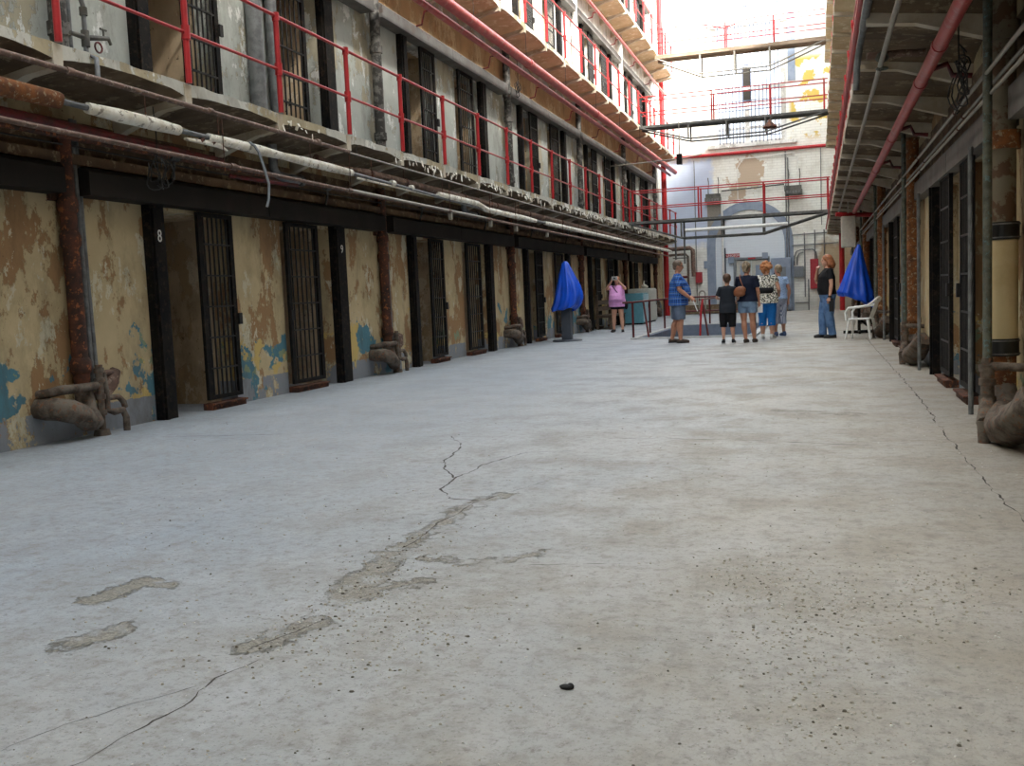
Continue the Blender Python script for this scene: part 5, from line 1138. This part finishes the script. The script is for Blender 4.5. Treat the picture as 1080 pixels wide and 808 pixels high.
for s in (-1, 1): m2.ell(hp(0.033*s, 0.096, 0.012), (0.022, 0.006, 0.016), 8, 6)
m2.build('glasses', 'eye', t)
# 2 boy, from behind
person('boy in black T-shirt and long black shorts seen from behind, beside the stair pit', (-1.84, 21.2, 0), 0.05, 1.46, dict(
    head=1.22, girth=0.98, leg=0.92, arm=0.85, sw=0.175, legs=(((-0.11, 0.0), (-0.115, 0.0)), ((0.11, 0.01), (0.13, 0.02))), arms=(((-0.27, 0.02, 1.16), (-0.20, 0.26, 1.14)), ((0.27, 0.02, 1.15), (0.22, 0.22, 1.05))),
    hair='short', haircol='hair_kid', leglen=0.42, bottom='black_cloth', bname='shorts', top='charcoal_cloth', hem=0.78, loose=0.03, sleeve=0.75, shoe='shoe_black', sole='shoe_white', flare=1.25, feet=0.15))
# 3 woman in navy
t, I = person('woman in navy T-shirt and denim shorts with a tan shoulder bag, seen from behind', (-1.44, 21.35, 0), -0.22, 1.70, dict(
    girth=1.18, leg=1.05, hip=1.05, sw=0.185, legs=(((-0.09, 0.02), (-0.04, -0.02)), ((0.10, 0.02), (0.13, 0.06))), arms=(((-0.25, 0.06, 1.14), (-0.20, 0.24, 1.06)), ((0.25, -0.02, 1.12), (0.245, 0.06, 0.88))),
    hair='up', haircol='hair_ash', skin='skin_tan', leglen=0.66, bottom='denim_light', bname='shorts', top='navy_cloth', hem=0.90, loose=0.026, sleeve=0.72, shoe='shoe_brown', shoe_style='sandal', flare=1.05, hturn=-0.2))
bg_ = thing('handbag', 'tan leather slouch bag hanging at the back of the woman in navy', 'bag', (-1.44, 21.35, 0), -0.22)
m2 = MB(); m2.ell((-0.10, -0.215, 1.10), (0.15, 0.06, 0.10), 14, 10, rot=Matrix.Rotation(-0.35, 3, 'Y')); m2.ell((-0.10, -0.215, 1.05), (0.13, 0.065, 0.07), 14, 10); remesh(m2.build('bag_body', 'leather', bg_), 0.01, 2)
MB().tube([(0.0, -0.22, 1.13), (-0.05, -0.19, 1.26), (-0.11, -0.14, 1.38), (-0.13, -0.06, 1.45), (-0.13, 0.05, 1.44), (-0.15, 0.12, 1.36)], 0.012, 8, flat=0.5).build('strap', 'leather', bg_)
wr = Vector((0.245, 0.08, 0.72)); o = MB().box(-0.06, 0.06, -0.008, 0.008, -0.09, 0.09).build('leaflet', 'paper'); o.matrix_world = Matrix.Translation(Vector((-1.44, 21.35, 0))) @ Matrix.Rotation(-0.22, 4, 'Z') @ Matrix.Translation(wr); tag(o, 'white leaflet held low by the woman in navy', 'leaflet')
# 4 woman in floral blouse
t, I = person('woman with curly ginger hair, floral blouse and bright blue trousers, seen from behind', (-1.10, 22.7, 0), -0.15, 1.70, dict(
    girth=1.35, leg=1.2, sw=0.195, legs=(((-0.10, 0.0), (-0.11, 0.02)), ((0.10, 0.0), (0.11, 0.0))), arms=(((-0.27, 0.02, 1.13), (-0.22, 0.22, 1.02)), ((0.28, -0.01, 1.13), (0.24, 0.20, 1.02))), arm=1.1,
    hair='curly', haircol='hair_ginger', leglen=0.30, bottom='bright_blue', top='floral', tname='floral_blouse', hem=0.82, loose=0.028, sleeve=0.35, shoe='shoe_white', shoe_style='trainer', feet=0.2))
MB().rings([((0, 0.005, 1.02), 0.225, 0.172), ((0, 0.005, 1.15), 0.218, 0.168)], 0).build('waist_bag', 'black_cloth', t)
# 5 woman behind her
person('grey-haired woman in pale blue top and striped cropped trousers behind the floral blouse', (-0.88, 23.75, 0), 0.55, 1.66, dict(
    girth=1.12, leg=1.02, sw=0.185, legs=(((-0.10, 0.0), (-0.10, 0.0)), ((0.10, 0.0), (0.12, 0.0))), arms=(((-0.25, 0.0, 1.13), (-0.24, 0.10, 0.9)), ((0.27, -0.04, 1.12), (0.28, 0.03, 0.87))),
    hair='short', haircol='hair_ash', skin='skin_tan', leglen=0.30, bottom='seersucker', top='stars', hem=0.92, loose=0.026, sleeve=0.45, shoe='shoe_blue', flare=1.15))
# 6 woman in black, facing left
t, I = person('woman in black printed T-shirt and blue jeans, hand to her mouth', (0.20, 22.35, 0), 1.75, 1.80, dict(
    girth=1.26, belly=0.03, leg=1.12, arm=1.05, sw=0.185, legs=(((-0.10, -0.02), (-0.11, -0.06)), ((0.10, 0.07), (0.11, 0.10))), arms=(((-0.26, -0.03, 1.13), (-0.27, 0.01, 0.87)), ((0.22, 0.20, 1.18), (0.05, 0.20, 1.42))),
    hands={1: (-0.45, -0.15, 1)}, palm={1: (0, -1, 0)}, curl={1: 0.9}, hair='bob', haircol='hair_red', leglen=0.02, bottom='denim', top='black_cloth', hem=0.92, loose=0.024, sleeve=0.62, shoe='shoe_black', flare=1.10, hturn=0.1))
m2 = MB()
for c, r in (((0.0, 0.166, 1.30), (0.055, 0.012, 0.045)), ((0.02, 0.172, 1.20), (0.065, 0.012, 0.030)), ((-0.06, 0.160, 1.25), (0.03, 0.014, 0.04)), ((-0.10, 0.130, 1.21), (0.025, 0.02, 0.03))): m2.ell(c, r, 10, 6)
m2.build('shirt_print', 'paper', t)
MB().tube([(-0.278, 0.01, 0.915), (-0.278, 0.012, 0.885)], 0.040, 12).build('wristband', 'black_cloth', t)
o = MB().box(-0.008, 0.008, -0.05, 0.05, -0.14, 0.14).build('phone', 'shoe_black'); o.matrix_world = Matrix.Translation(Vector((0.20, 22.35, 0))) @ Matrix.Rotation(1.75, 4, 'Z') @ Matrix.Translation((-0.30, -0.02, 0.72)); tag(o, 'black folder hanging from the hand of the woman in black', 'folder')
# 7 woman in lilac photographing
t, I = person('woman in lilac shirt and black shorts raising a camera, in front of the bench', (-5.70, 28.7, 0), PI-0.02, 1.65, dict(
    girth=1.42, belly=0.08, leg=1.12, arm=1.05, sw=0.185, legs=(((-0.12, 0.0), (-0.14, 0.0)), ((0.12, 0.0), (0.14, 0.0))), arms=(((-0.30, 0.17, 1.36), (-0.10, 0.27, 1.62)), ((0.30, 0.17, 1.36), (0.10, 0.27, 1.62))),
    hands={-1: (0.35, 0, 1), 1: (-0.35, 0, 1)}, palm={-1: (1, 0, 0), 1: (-1, 0, 0)}, curl={-1: 0.8, 1: 0.8}, hair='short', haircol='hair_red', leglen=0.72, bottom='black_cloth', bname='shorts', top='pink_cloth', hem=0.80, loose=0.03, sleeve=0.45, shoe='shoe_black', flare=1.1, feet=0.25, htilt=0.25))
MB().tube([(-0.20, -0.05, 0.93), (-0.19, 0.16, 1.0), (-0.05, 0.215, 1.18), (0.09, 0.16, 1.36), (0.13, 0.0, 1.42)], 0.014, 8, flat=0.5).build('bag_strap', 'black_cloth', t)
remesh(MB().ell((-0.26, 0.0, 0.80), (0.06, 0.10, 0.14)).build('shoulder_bag', 'black_cloth', t), 0.012, 1)
t2 = thing('phone', 'silver camera held up before the face of the woman in lilac', 'camera', (-5.70, 28.7, 0), PI-0.02)
bevel(MB().box(-0.085, 0.085, 0.285, 0.31, 1.545, 1.65).build('body', 'phone', t2), 0.006); MB().tube([(0, 0.31, 1.60), (0, 0.325, 1.60)], 0.025, 12).build('lens', 'iron', t2)
